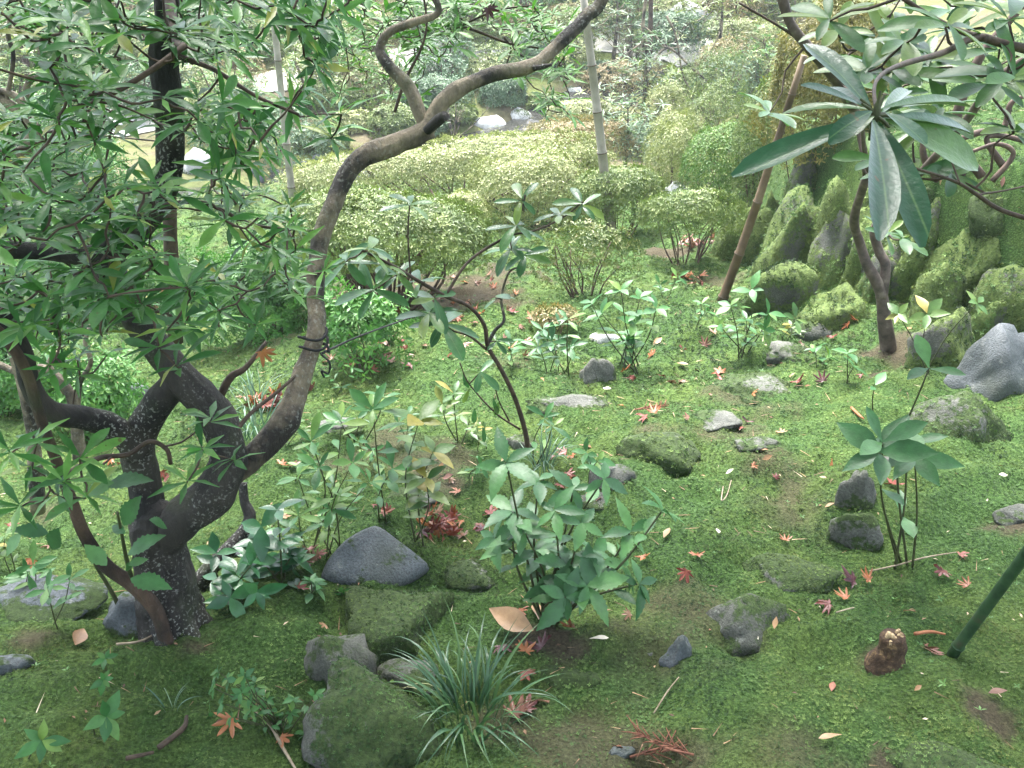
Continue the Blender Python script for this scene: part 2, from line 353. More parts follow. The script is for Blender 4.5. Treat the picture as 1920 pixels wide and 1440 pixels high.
# ------------------------------------------------------------------ ground sheet
STREAM = np.array([hit(*p)[:2] for p in [(420, 340), (560, 312), (650, 296), (800, 272), (940, 246), (1010, 216), (1062, 192), (1150, 160)]])
STREAM = np.vstack([STREAM[0]+A(-9, -.5), STREAM, STREAM[-1]+A(9, 5)])
def bare_mask(x, y):
    b = smooth(.78, 1.2, fbm(x*2.3+3, y*2.3+8, 0, 41, 5))*.65
    wob = .55*fbm(x*9, y*9, 0, 5, 4)
    for px, py, r in BARE: b = np.maximum(b, smooth(r, r*.45, np.hypot(x-px, y-py)+r*wob)*.85)
    return b
BARE = [(*hit(px, py)[:2], r) for px, py, r in [(1030, 1190, .10), (360, 1215, .08), (1660, 1240, .05), (1860, 1340, .06), (1650, 700, .10), (1690, 640, .16), (1180, 1410, .05), (1650, 1420, .06), (60, 1200, .10),
        (1900, 980, .09), (760, 545, .38), (900, 540, .4), (1250, 470, .2), (640, 550, .35), (690, 1330, .07), (850, 905, .08)]]
def build_ground():
    ys = np.concatenate([np.linspace(-18, .4, 24), np.linspace(.55, 7, 300), np.geomspace(7.06, 62, 120)]); nx = 250
    hw = np.where(ys < 1, 3.6+0*ys, 0)+np.where(ys >= 1, 2.9+.72*ys, 0); hw = np.where(ys > 12, np.minimum(np.maximum(hw, ys*1.6), 42), hw); hw[:20] = 12
    u = np.linspace(-1, 1, nx); u = u*.55+.45*u**3
    X = u[None]*hw[:, None]*1.35; Y = np.repeat(ys[:, None], nx, 1); Z = hgt(X, Y)
    V = np.stack([X, Y, Z], -1).reshape(-1, 3); i = np.arange(len(ys)-1)[:, None]*nx; j = np.arange(nx-1)[None]
    Q = np.stack([i+j, i+j+1, i+nx+j+1, i+nx+j], -1).reshape(-1, 4)
    mb = MB(); mb.add(V, None, Q); mb.extra['bare'] = bare_mask(V[:, 0], V[:, 1])
    mb.extra['open'] = smooth(6.5, 11, V[:, 1]+1.2*fbm(V[:, 0], V[:, 1], 0, 8, 2))
    o = link('ground', mb.mesh('ground', M_GROUND)); tag(o, kind='structure')
build_ground()

# moss shoots: little stars of leaflets
def star_proto(k, rise=.45):
    V, T = [], []
    for i in range(k):
        a = i*2*math.pi/k; d = A(math.cos(a), math.sin(a), 0); s = A(-d[1], d[0], 0)
        V += [d*.35+s*.34+A(0, 0, rise*.3), d*.1-s*.30, d*.95+s*.05+A(0, 0, rise)]; T.append([3*i, 3*i+1, 3*i+2])
    return np.array(V), np.array(T), None
STAR = star_proto(4, .35); STAR[0][:, :2] *= 1.0
def moss_add(mb, P, N, S):
    n = len(P)
    if not n: return
    ax = nrm(N+.55*rng.normal(size=(n, 3))); an = U(0, 6.28, n); ref = np.stack([np.cos(an), np.sin(an), 0*an], 1)
    R = frame(np.cross(ax, ref), ax); tint = np.clip(.42+.20*fbm(P[:, 0]*2.2, P[:, 1]*2.2, 0, 61, 3)+.26*fbm(P[:, 0]*13, P[:, 1]*13, 0, 62, 3)+rng.normal(size=n)*.17, 0, 1)
    mb.inst(STAR, R, P+ax*(S*U(.15, 1.0, n))[:, None], S, tint)
def build_moss():
    mb = MB()
    for y0, y1, dens, s0 in ((.85, 2.0, 25000, .0038), (2.0, 3.2, 15000, .0049), (3.2, 4.6, 6200, .0082), (4.6, 6.8, 2000, .0135), (6.8, 9.5, 520, .026)):
        w = .70*y1+.35; n = int(dens*(y1-y0)*2*w); x = U(-w, w, n); y = U(y0, y1, n)
        k = (np.abs(x) < .66*y+.30); x, y = x[k], y[k]
        b = bare_mask(x, y); th = .5+.5*fbm(x*2.6, y*2.6, 0, 77, 3)
        k = U(0, 1, len(x)) < np.clip(1.12-b*1.3, .02, 1)*np.clip(.62+.6*th, .3, 1); x, y = x[k], y[k]
        e = .015; N = nrm(np.stack([hgt(x-e, y)-hgt(x+e, y), hgt(x, y-e)-hgt(x, y+e), np.full(len(x), 2*e)], 1))
        moss_add(mb, np.stack([x, y, hgt(x, y)], 1), N, s0*U(.6, 1.45, len(x)))
    tag(link('moss', mb.mesh('moss', M_MOSS, smooth_shade=False)), 'carpet of short green moss over the garden floor', 'moss', kind='stuff')
build_moss()

# stream water and gravel path on the far side
def ribbon(name, P, w, dz, mat, n=6, zfun=hgt, wob=0.1):
    P3 = np.array([[p[0], p[1], 0] for p in P]); C, _ = crom(P3, np.ones(len(P3)), 8); T = nrm(np.gradient(C, axis=0)); S = np.stack([T[:, 1], -T[:, 0], 0*T[:, 0]], 1)
    u = np.linspace(-1, 1, n+1); wv = w*(1+wob*fbm(C[:, 0]*.9, C[:, 1]*.9, 0, 31, 3))
    X = C[:, None]+S[:, None]*(u[None, :, None]*wv[:, None, None]); V = X.reshape(-1, 3); V[:, 2] = zfun(V[:, 0], V[:, 1])+dz
    i = np.arange(len(C)-1)[:, None]*(n+1); j = np.arange(n)[None]; Q = np.stack([i+j, i+j+1, i+n+2+j, i+n+1+j], -1).reshape(-1, 4)
    mb = MB(); mb.add(V, None, Q[:, ::-1]); return tag(link(name, mb.mesh(name, mat)), kind='structure')
M_WATER, nt, out = newmat('stream_water'); b = nd(nt, 'ShaderNodeBsdfPrincipled', Roughness=.12); b.inputs['Base Color'].default_value = (.035, .035, .03, 1)
nt.links.new(bump(nt, noise_n(nt, 9, 3), .25, .03), b.inputs['Normal']); nt.links.new(b.outputs[0], out.inputs[0])
ribbon('stream', STREAM, .36, -.10, M_WATER, zfun=hgt0, wob=.05)
M_PATH = simple('pale_gravel', [(.3, (.32, .31, .28)), (.7, (.55, .53, .48))], 60, .9, .4, .006)
PATHP = [hit(*p)[:2] for p in [(-260, 262), (60, 236), (240, 222), (420, 176), (600, 140), (800, 112), (960, 84), (1120, 78), (1290, 104), (1420, 96)]]
ribbon('gravel_path', PATHP, .42, .02, M_PATH, 8, wob=.55)
# ------------------------------------------------------------------ rocks
import bmesh
_ico = {}
def ico(sub):
    if sub not in _ico:
        bm = bmesh.new(); bmesh.ops.create_icosphere(bm, subdivisions=sub, radius=1)
        _ico[sub] = (np.array([v.co[:] for v in bm.verts]), np.array([[v.index for v in f.verts] for f in bm.faces])); bm.free()
    return _ico[sub]
def rock(box, label, mat=None, moss=.5, name='boulder', seed=1, hz=None, dep=None, cuts=14, sub=None, yaw=None, tilt=0, rough=.075, cat='rock', group=None, base=None, shoots=True, sink=-.30, grow=1.0):
    """a half buried stone filling the pixel box; moss is how much of it moss covers"""
    mat = mat or M_ROCK; x0, y0, x1, y1 = box; g = hit(*(base or ((x0+x1)/2, y1-.06*(y1-y0)))); s = psize(g); w, vis = 1.13*grow*(x1-x0)*s, 1.04*(y1-y0)*s
    v = nrm(g-CAM); st, ct = -v[2], math.sqrt(1-v[2]**2); dp = (dep or .75)*w; dp = min(dp, .8*vis/st) if dep is None else dp
    h = max(.08, at((x0+x1)/2, y0, g[1]+dp*.4)[2]-g[2]) if hz == 'top' else hz if hz is not None else max(.18*vis, (vis-dp*st)/ct)
    h = min(h, .55*w) if g[1] > 5 and hz is None else h; sub = sub or (3 if g[1] > 3.4 and mat is not M_ROCKW else 4); r_ = np.random.default_rng(seed*7+3); D, Fc = ico(sub); r = np.ones(len(D))
    for k in range(cuts):
        n = nrm(r_.normal(size=3)); o = r_.uniform(.54, .90); dt = D@n; r = np.where(dt > .05, np.minimum(r, o/np.maximum(dt, .05)), r)
    q = D*1.4+seed*3.7; r = r*(1+.15*fbm(q[:, 0], q[:, 1], q[:, 2], seed, 2)); q = D*4+seed; r = r*(1+rough*fbm(q[:, 0], q[:, 1], q[:, 2], seed+5, 5))
    V = D*r[:, None]; V /= np.abs(V).max(0); a = yaw if yaw is not None else r_.uniform(-.35, .35)
    top = V[:, 2]*(1-sink)+sink
    V = np.stack([V[:, 0]*w/2, V[:, 1]*dp/2, top*h], 1)
    ca, sa = math.cos(a), math.sin(a); ca2, sa2 = math.cos(tilt), math.sin(tilt)
    V = np.stack([V[:, 0]*ca2+V[:, 2]*sa2, V[:, 1], -V[:, 0]*sa2+V[:, 2]*ca2], 1); V = np.stack([V[:, 0]*ca-V[:, 1]*sa, V[:, 0]*sa+V[:, 1]*ca, V[:, 2]], 1)
    c = g+A(0, dp*.42, 0); c[2] = g[2]; V = V+c
    tri = V[Fc]; fn = np.cross(tri[:, 1]-tri[:, 0], tri[:, 2]-tri[:, 0]); area = np.linalg.norm(fn, axis=1)/2; fn = nrm(fn)
    vn = np.zeros_like(V)
    for k in range(3): np.add.at(vn, Fc[:, k], fn)
    vn = nrm(vn); sc = 1.6/max(w, .05); ms = moss-.02+.45*(vn[:, 2]-.45)+(.34 if moss > .04 else .12)*smooth(.40, .0, (V[:, 2]-g[2])/h)+.42*fbm(V[:, 0]*sc, V[:, 1]*sc, V[:, 2]*sc, seed+9, 3)
    mb = MB(); mb.add(V, Fc); mb.extra['moss'] = np.clip(ms, 0, 1)
    o = link(name, mb.mesh(name, mat, c), c); tag(o, label, cat, group)
    if shoots and g[1] < 5.2 and moss > .2:
        dens = (12000 if moss > .55 else 5200) if g[1] < 2.4 else (3000 if g[1] < 3.4 else 1900); s0 = .0045 if g[1] < 2.4 else (.008 if g[1] < 3.4 else .013)
        pr = area*np.clip((ms[Fc].mean(1)-.42)*5, 0, 1)*(fn[:, 2] > -.3); n = int(dens*pr.sum())
        if n > 5:
            f = rng.choice(len(Fc), n, p=pr/pr.sum()); b = rng.dirichlet((1, 1, 1), n); P = np.einsum('nk,nkj->nj', b, tri[f])
            m2 = MB(); moss_add(m2, P, fn[f], s0*U(.6, 1.4, n)); mo = link('moss', m2.mesh('moss', M_MOSS, c, False), (0, 0, 0), o); mo['kind'] = 'stuff'
    return o
def slab():
    """flat pointed stone leaning back: outline on its face, given thickness and a worn rim"""
    px = [(596, 1085), (612, 1048), (645, 1012), (688, 987), (712, 986), (748, 1012), (790, 1044), (800, 1062), (770, 1090), (735, 1108), (690, 1110), (640, 1100)]
    g = hit(700, 1100); P = np.array([at(a, b, g[1]+.13*(1105-b)/118) for a, b in px]); C = P.mean(0); n = nrm(np.cross(P[3]-P[0], P[7]-P[0])); n = n if n[1] < 0 else -n
    Q, _ = crom(np.vstack([P, P[:1]]), np.ones(len(P)+1), 4); Q = Q[:-1]; m = len(Q); rings = []
    for s, d in ((.0, .010), (.35, .009), (.7, .006), (.9, .001), (.98, -.008), (1.0, -.022), (1.0, -.06)): rings.append(C+(Q-C)*s+n*d)
    V = np.concatenate(rings); V = V+n*(.0035*fbm(V[:, 0]*16, V[:, 1]*16, V[:, 2]*16, 4, 3))[:, None]; i = (np.arange(6)*m)[:, None]; j = np.arange(m)[None]; j2 = (j+1) % m
    mb = MB(); mb.add(V, None, np.stack([i+j, i+j2, i+m+j2, i+m+j], -1).reshape(-1, 4)[:, ::-1]); x, y, z = proj(V)
    mb.extra['moss'] = np.clip(.25+.6*smooth(715, 790, x)*smooth(1075, 1010, y)+.25*fbm(V[:, 0]*25, V[:, 1]*25, V[:, 2]*25, 8, 3), 0, 1)
    tag(link('slab', mb.mesh('slab', M_SLATE, C), C), 'smooth blue-grey triangular slab leaning in the moss at centre left', 'rock')
def proj(P):
    d = np.asarray(P)-CAM; z = d@FWD; return W/2+F*(d@RGT)/z, H/2-F*(d@UPV)/z, z
slab()
rock((798, 1028, 950, 1115), 'moss-topped boulder with bare granite right side, right of blue-grey slab', None, .58, seed=4)
rock((600, 1085, 850, 1262), 'large moss-covered boulder in front of the blue-grey slab', None, .85, seed=5, dep=.95, yaw=-.5, hz=.135)
rock((555, 1150, 705, 1320), 'bare grey granite rock face at left of the large mossy boulder', None, .26, seed=61, dep=1.2, hz=.10, yaw=.5)
rock((556, 1278, 850, 1500), 'mossy boulder at the bottom edge, left of the grass tuft', None, .62, seed=68, dep=.95, hz=.15)
rock((700, 1230, 830, 1320), 'low dark mossy stone behind the grass tuft', None, .45, seed=9)
rock((1000, 1226, 1160, 1320), 'flat mossy stone right of the grass tuft, bare at its right end', None, .55, seed=10, dep=.6)
rock((1295, 1092, 1505, 1236), 'broad grey boulder thinly mossed on top, right foreground', None, .26, seed=11, dep=.62)
rock((1244, 1184, 1312, 1250), 'small bare grey stone just left of the broad grey boulder', M_SLATE, .05, 'stone', 12)
rock((1418, 1026, 1585, 1118), 'moss-covered stone with a bare pale ridge behind the broad grey boulder', None, .60, seed=13)
rock((1565, 850, 1650, 965), 'upright grey rock with mossy top at right centre', None, .35, seed=14, dep=.8, cuts=12)
rock((1568, 935, 1680, 1038), 'dark mossy rock in front of the upright grey rock', None, .50, seed=15)
rock((1163, 786, 1315, 890), 'oval dark moss-skinned boulder at the centre of the moss', None, .47, seed=16, cuts=5, dep=.85)
rock((1092, 855, 1208, 935), 'low mossy stone left of the oval boulder behind the serrated shrub', None, .45, seed=17)
rock((1085, 915, 1190, 965), 'flat grey stone behind the serrated shrub', None, .15, seed=18)
rock((996, 722, 1150, 775), 'flat pale stone with mossy edge beyond the leaning sapling', None, .38, seed=19)
rock((1084, 655, 1160, 722), 'grey blocky stone below the small light grey stone', None, .25, 'stone', 20)
rock((1102, 604, 1165, 652), 'small light grey stone left of a seedling clump', M_PALE, .12, 'stone', 21)
rock((1296, 764, 1394, 808), 'wedge-shaped grey stone pointing left out of the moss', None, .30, 'stone', 22, cuts=12)
rock((1385, 808, 1470, 850), 'grey stone nearly sunk in moss beside the wedge-shaped stone', None, .35, 'stone', 23)
rock((1358, 668, 1530, 755), 'rounded mossy boulder below the right seedling clump', None, .55, seed=24, dep=.8)
rock((1478, 582, 1575, 640), 'rounded moss-backed stone with a bare grey front', None, .50, seed=25)
rock((1440, 632, 1540, 680), 'low dark stone in front of the moss-backed stone', None, .42, 'stone', 26)
rock((1435, 322, 1560, 545), 'tall leaning slab of the rock wall, face carpeted in bright moss', M_ROCKW, .80, 'rock_slab', 30, hz='top', grow=1.22, dep=.8, tilt=.30, base=(1490, 535))
rock((1530, 288, 1650, 400), 'mossy capstone at the top of the rock wall', M_ROCKW, .9, seed=31, hz='top', grow=1.22, base=(1590, 500))
rock((1540, 392, 1640, 560), 'narrow upright rock of the wall with a bare grey stripe', M_ROCKW, .66, 'rock_slab', 32, hz='top', grow=1.22, base=(1590, 545), dep=.9)
rock((1432, 490, 1560, 590), 'round moss-covered stone at the foot of the rock wall', M_ROCKW, .75, seed=33, hz='top', grow=1.22, base=(1500, 580))
rock((1515, 535, 1650, 625), 'mossy hump of stone beside the forked stems', M_ROCKW, .80, seed=34, hz='top', grow=1.22, base=(1585, 612))
rock((1360, 385, 1475, 500), 'smooth dark green mossy mound left of the rock wall', M_ROCKW, .85, seed=35, cuts=3, hz='top', grow=1.22, base=(1415, 490))
rock((1450, 275, 1540, 360), 'dark rock in shade behind the leaning slab', M_ROCKW, .7, seed=36, hz='top', grow=1.22, base=(1500, 455))
rock((1660, 430, 1830, 585), 'big dark shaded boulder behind the forked stems', M_ROCKW, .5, seed=37, hz='top', grow=1.22, base=(1742, 572), dep=.8)
rock((1780, 415, 1945, 550), 'mossy boulder above the dark shaded boulder at the right edge', M_ROCKW, .70, seed=38, hz='top', grow=1.22, base=(1860, 545))
rock((1855, 488, 1990, 625), 'round moss-covered boulder at the right edge', M_ROCKW, .72, seed=39, hz='top', grow=1.22, cuts=4, base=(1920, 612))
rock((1745, 552, 1875, 710), 'dark mossy sloping rock left of the angular blue-grey rock', M_ROCKW, .66, seed=40, hz='top', grow=1.22, base=(1805, 690))
rock((1605, 365, 1720, 480), 'mossy block high in the rock wall above the forked stems', M_ROCKW, .75, seed=56, hz='top', grow=1.22, base=(1660, 530))
rock((1690, 370, 1800, 460), 'dark mossy block behind the big shaded boulder', M_ROCKW, .65, seed=57, hz='top', grow=1.22, base=(1745, 530))
rock((1620, 470, 1700, 590), 'dark stone wedged behind the forked stems', M_ROCKW, .62, seed=58, hz='top', grow=1.22, base=(1660, 570))
rock((1805, 608, 1995, 742), 'angular bare blue-grey rock at the right edge', M_SLATE, .03, seed=11, hz='top', cuts=16, rough=.05, grow=.92, base=(1890, 735))
rock((1480, 400, 1570, 500), 'mossy rock filling the wall between leaning slab and upright rock', M_ROCKW, .8, seed=62, hz='top', grow=1.2, base=(1530, 525))
rock((1640, 420, 1730, 520), 'mossy rock jammed behind the forked stems in the wall', M_ROCKW, .75, seed=63, hz='top', grow=1.25, base=(1690, 548))
rock((1560, 330, 1680, 430), 'broad mossy block in the upper rock wall', M_ROCKW, .85, seed=64, hz='top', grow=1.2, base=(1620, 515))
rock((1730, 470, 1830, 600), 'squat mossy rock below the dark shaded boulder', M_ROCKW, .6, seed=65, hz='top', grow=1.2, base=(1780, 615))
rock((1420, 330, 1480, 420), 'mossy stone at the left end of the rock wall', M_ROCKW, .8, seed=66, hz='top', grow=1.2, base=(1450, 470))
rock((1820, 540, 1900, 640), 'mossy stone wedged above the angular blue-grey rock', M_ROCKW, .7, seed=67, hz='top', grow=1.1, base=(1860, 640))
rock((1700, 345, 1790, 385), 'mossy stone lying on top of the bank under the bare stems', None, .8, seed=59)
rock((1830, 360, 1940, 420), 'low mossy stone on the bank top at the right edge', None, .75, seed=60)
rock((1735, 705, 1960, 850), 'broad low mossy boulder below the angular blue-grey rock', None, .62, seed=42)
rock((1640, 850, 1700, 880), 'small grey stone behind the tall thin stems', None, .2, 'stone', 43)
rock((1885, 940, 1960, 985), 'flat grey stone cut by the right edge of the view', None, .2, 'stone', 44)
rock((1700, 1385, 1990, 1520), 'mossy hump at the bottom right corner', None, .95, seed=45, cuts=3)
rock((1132, 1396, 1190, 1424), 'small dark wet stone at the bottom centre', M_SLATE, 0, 'stone', 46)
rock((728, 898, 838, 955), 'flat grey stone behind the blue-grey slab among thin stems', None, .2, seed=47)
rock((575, 776, 680, 815), 'flat grey stone in the moss right of the bent limb', None, .2, seed=48)
rock((945, 795, 1010, 850), 'grey stone behind the foot of the leaning sapling', None, .25, 'stone', 49)
rock((-40, 1062, 172, 1170), 'wet pale grey rock at the left edge beyond the moss bank', M_SLATE, .08, seed=50)
rock((145, 1090, 290, 1215), 'dark grey boulder left of the old tree foot', M_SLATE, .12, seed=51)
rock((-40, 1215, 40, 1275), 'small grey stone at the left edge of the moss bank', M_SLATE, .1, 'stone', 52)
rock((240, 715, 285, 760), 'small slate stone seen between the tree stems', M_SLATE, .0, 'stone', 53)
rock((372, 985, 520, 1050), 'grey stone in shade behind the fallen limb', M_SLATE, .15, seed=54)
rock((1190, 1205, 1250, 1240), 'narrow mossy stone left of the small bare grey stone', None, .6, 'stone', 55)
# across the stream
for i, (bx, lb, mt, ms) in enumerate([((875, 218, 962, 256), 'white sunlit stone on the stream bank beyond the hedge', M_PALE, .0), ((948, 182, 1004, 246), 'white stone with yellow mossy cap leaning over the stream', M_PALE, .28),
        ((998, 150, 1040, 204), 'upright blue-grey rock with mossy foot beside the stream', M_SLATE, .3), ((1240, 325, 1300, 385), 'pale sunlit stone between the round green azalea and bamboo pole', M_PALE, .05),
        ((1240, 5, 1345, 45), 'large flat white stone on the far bank, top right', M_PALE, .0), ((760, 72, 885, 120), 'broad white stone slab beside the far path', M_PALE, .0), ((170, 195, 275, 262), 'white boulder seen through the leaves at far left', M_PALE, .0),
        ((1050, 158, 1095, 185), 'pale flat stone near the bamboo pole across the stream', M_PALE, .1), ((330, 270, 400, 330), 'pale stone behind the old tree across the stream', M_PALE, .1), ((640, 300, 700, 345), 'low pale stone between the hedge and the limb', M_PALE, .1)]):
    rock(bx, lb, mt, ms, seed=70+i, sub=3, cuts=5, shoots=False, group=None)
for i, (px, py, s) in enumerate([(548, 312, 26), (572, 308, 22), (594, 303, 28), (620, 299, 24), (642, 292, 26), (662, 290, 20), (480, 325, 30), (512, 320, 24)]):
    rock((px-s/2, py-s*.45, px+s/2, py+s*.4), 'dark edging stone in the row lining the stream left of the limb', M_SLATE, .1, 'edging_stone', 90+i, sub=3, shoots=False, group='edging stones along the stream', dep=.9)

# ------------------------------------------------------------------ old tree at left
def limb_pts(spec): 
    P = np.array([at(a, b, y) for a, b, w, y in spec]); R = np.array([.88*w*psize(p)/2 for (a, b, w, y), p in zip(spec, P)]); return P, R
def limb(t, name, spec, mat, n=14, sub=6, lump=.14, seed=1, parent=None, tail=None, ridge=0.0):
    P, R = limb_pts(spec)
    if tail is not None: P = np.vstack([P, tail[0]]); R = np.concatenate([R, tail[1]])
    mb = MB(); C = tube(mb, P, R, n, sub, lump, seed=seed, ridge=ridge); o = t.part(name, mb, mat, parent); return C, o
def inside(poly, px, py):
    c = False; j = len(poly)-1
    for i in range(len(poly)):
        (xi, yi), (xj, yj) = poly[i], poly[j]
        if (yi > py) != (yj > py) and px < (xj-xi)*(py-yi)/(yj-yi)+xi: c = not c
        j = i
    return c
def foliage(t, leaves, proto, proto_lo, mat_o, mat, nobj=300, parent=None, scale=(1, 1, 1), name='foliage', extra=None):
    """the leaves that show largest become parts, the rest one part of kind stuff"""
    P = np.array([l[0] for l in leaves]); R = np.array([l[1] for l in leaves]); S = np.array([l[2] for l in leaves]); x, y, z = proj(P)
    show = np.where((z > .2) & (x > -60) & (x < W+60) & (y > -40) & (y < H+40), S/np.maximum(z, .2), 0); order = np.argsort(-show); big = [i for i in order[:nobj] if show[i] > 0]
    mes = [leafmesh(proto, mat_o, k) for k in range(3)]
    for i in big: t.piece('leaf', mes[i % 3], P[i], R[i], S[i]*np.array(scale), parent)
    rest = np.setdiff1d(np.arange(len(P)), big)
    if len(rest): mb = MB(); mb.inst(proto_lo, R[rest], P[rest], S[rest][:, None]*np.array(scale)[None]); mb.inst(proto_lo, extra[1], extra[0], extra[2]) if extra else None; t.part(name, mb, mat, parent, 'stuff')
_lme = {}
def leafmesh(proto, mat, k=0):
    key = (id(proto), mat.name, k)
    if key not in _lme:
        V, T, Q = proto; V = V.copy(); V[:, 2] += (-.10, .0, .08)[k]*V[:, 0]**2*(1 if k != 1 else 0); V[:, 1] += (.06, 0, -.08)[k]*V[:, 0]**2; V[:, 1] *= (1.0, 1.12, .9)[k]
        mb = MB(); mb.add(V, T, Q); _lme[key] = mb.mesh('leaf', mat)
    return _lme[key]
b0 = hit(318, 1172); Y0 = b0[1]
tree = Thing('old_tree', b0, 'gnarled old evergreen tree with forked lichen-speckled trunk, left foreground', 'tree')
C1, trunk = limb(tree, 'trunk', [(326, 1225, 175, Y0), (322, 1175, 138, Y0), (312, 1110, 108, Y0), (304, 1040, 98, Y0), (298, 985, 100, Y0), (292, 955, 70, Y0), (288, 940, 30, Y0)], M_BARK, 40, 16, .16, 1, ridge=.22)
for k, (tx, ty, w_) in enumerate([(400, 1165, 34), (255, 1185, 36), (375, 1205, 30), (300, 1215, 34)]):
    e_ = hit(tx, ty); m_ = (e_+b0)/2; m_[2] += .03; mbr = MB(); tube(mbr, [b0+A(0, .0, .10), m_, e_-A(0, 0, .02)], [.045, .034, .010], 12, 8, .2, seed=k); tree.part('root', mbr, M_BARK)
C2, _ = limb(tree, 'limb', [(310, 1020, 76, Y0), (345, 972, 84, Y0-.02), (402, 922, 84, Y0-.02), (428, 852, 76, Y0), (398, 768, 78, Y0+.02), (335, 700, 66, Y0+.03), (272, 622, 58, Y0+.04), (222, 535, 64, Y0+.05), (205, 480, 66, Y0+.06), (262, 425, 60, Y0+.08), (312, 340, 58, Y0+.1), (318, 230, 56, Y0+.1), (308, 110, 58, Y0+.1), (312, -10, 56, Y0+.1)], M_BARK, 26, 9, .16, 2, ridge=.16,
    tail=(np.array([[-.62, 1.7, 2.0], [-.5, 1.5, 2.6], [-.2, 1.2, 3.2], [.2, .6, 3.7]]), [.035, .03, .025, .015]))
C3, _ = limb(tree, 'limb', [(285, 985, 80, Y0), (268, 905, 70, Y0+.02), (258, 830, 74, Y0+.03), (292, 762, 66, Y0+.03), (338, 705, 60, Y0+.03)], M_BARK, 24, 9, .16, 3, ridge=.16)
C4, _ = limb(tree, 'branch', [(262, 845, 66, Y0+.02), (222, 808, 62, Y0), (160, 786, 50, Y0-.05), (95, 772, 42, Y0-.1), (58, 730, 40, Y0-.12), (40, 660, 38, Y0-.14), (5, 600, 36, Y0-.16), (-60, 540, 34, Y0-.18)], M_BARK, 16, 9, .2, 4)
# THIN
C5, _ = limb(tree, 'limb', [(395, 925, 65, Y0), (440, 885, 53, Y0+.03), (495, 838, 51, Y0+.06), (540, 782, 55, Y0+.1), (560, 725, 46, Y0+.15), (582, 660, 39, Y0+.2), (596, 600, 37, Y0+.25), (592, 535, 35, Y0+.3), (598, 460, 39, Y0+.35), (626, 380, 40, Y0+.4), (668, 305, 44, Y0+.45), (735, 272, 46, Y0+.5), (795, 245, 40, Y0+.53), (835, 185, 35, Y0+.55), (915, 142, 29, Y0+.6), (1000, 122, 29, Y0+.65), (1052, 78, 27, Y0+.7), (1100, 30, 26, Y0+.75), (1150, -45, 23, Y0+.8)], M_BARKP, 22, 10, .18, 5, ridge=.2,
    tail=(np.array([[.55, 2.6, 2.1], [1.0, 2.3, 2.7], [1.6, 1.8, 3.2]]), [.022, .018, .01]))
C6, _ = limb(tree, 'branch', [(806, 262, 24, Y0+.53), (788, 215, 30, Y0+.54), (768, 165, 29, Y0+.56), (728, 122, 25, Y0+.58), (712, 92, 21, Y0+.6), (730, 60, 18, Y0+.6), (775, 42, 18, Y0+.6), (822, 22, 16, Y0+.6), (800, -30, 14, Y0+.6)], M_BARKP, 12, 7, .2, 6)
C7, _ = limb(tree, 'branch', [(215, 490, 60, Y0+.06), (150, 478, 44, Y0+.02), (70, 470, 40, Y0), (-40, 468, 36, Y0-.05)], M_BARK, 12, 6, .12, 7)
limb(tree, 'broken_stub', [(800, 245, 20, Y0+.5), (822, 225, 24, Y0+.48), (834, 217, 20, Y0+.46)], M_BARK, 9, 4, .2, 8)
limb(tree, 'broken_stub', [(1000, 128, 12, Y0+.63), (1022, 124, 10, Y0+.62), (1034, 121, 5, Y0+.61)], M_BARK, 7, 3, .2, 9)
C8, _ = limb(tree, 'branch', [(438, 815, 12, Y0), (470, 775, 9, Y0+.05), (520, 735, 8, Y0+.1), (560, 700, 6, Y0+.15)], M_TWIG, 6, 5, .05, 10)
C9, _ = limb(tree, 'branch', [(400, 772, 20, Y0+.1), (430, 710, 16, Y0+.12), (460, 690, 12, Y0+.14), (500, 640, 7, Y0+.2)], M_TWIG, 6, 5, .05, 11)
C10, _ = limb(tree, 'branch', [(320, 870, 9, Y0-.12), (312, 842, 10, Y0-.12), (280, 828, 10, Y0-.12), (240, 852, 11, Y0-.14), (190, 858, 12, Y0-.16), (140, 880, 14, Y0-.1), (118, 900, 16, Y0)], M_TWIG, 6, 5, .06, 12)
CA, _ = limb(tree, 'branch', [(312, -20, 30, Y0+.1), (330, 80, 20, Y0-.1), (340, 90, 14, Y0-.15), (230, 165, 12, Y0-.25), (120, 210, 9, Y0-.3)], M_TWIG, 7, 5, .06, 13)
CB, _ = limb(tree, 'branch', [(318, 100, 14, Y0+.1), (400, 130, 10, Y0+.05), (480, 180, 8, Y0), (560, 215, 6, Y0)], M_TWIG, 6, 5, .05, 14)
CC, _ = limb(tree, 'branch', [(300, 385, 12, Y0+.05), (380, 380, 9, Y0), (470, 420, 7, Y0), (540, 430, 5, Y0)], M_TWIG, 6, 5, .05, 15)
limbs_all = np.vstack([C[::3] for C in (C2, C4, C7, CA, CB, CC, C8, C10)])
POLY = [(-60, -50), (690, -50), (640, 60), (590, 130), (650, 190), (600, 260), (520, 290), (480, 330), (560, 390), (600, 470), (560, 540), (430, 560), (420, 640), (330, 640), (230, 560), (200, 690), (110, 720), (60, 650), (-60, 620)]
cent, lv = [], []
def addw(px, py, Y, k=7, L=.088, spread=70, droop=.1, ax=None):
    c = at(px, py, Y); cent.append(c); a = ax if ax is not None else A(U(-.5, .5), U(-.75, .1), 1)
    for p, r, s in zip(*whorl(c, a, k, L, spread, .3, droop)): lv.append((p, r, s))
n = 0
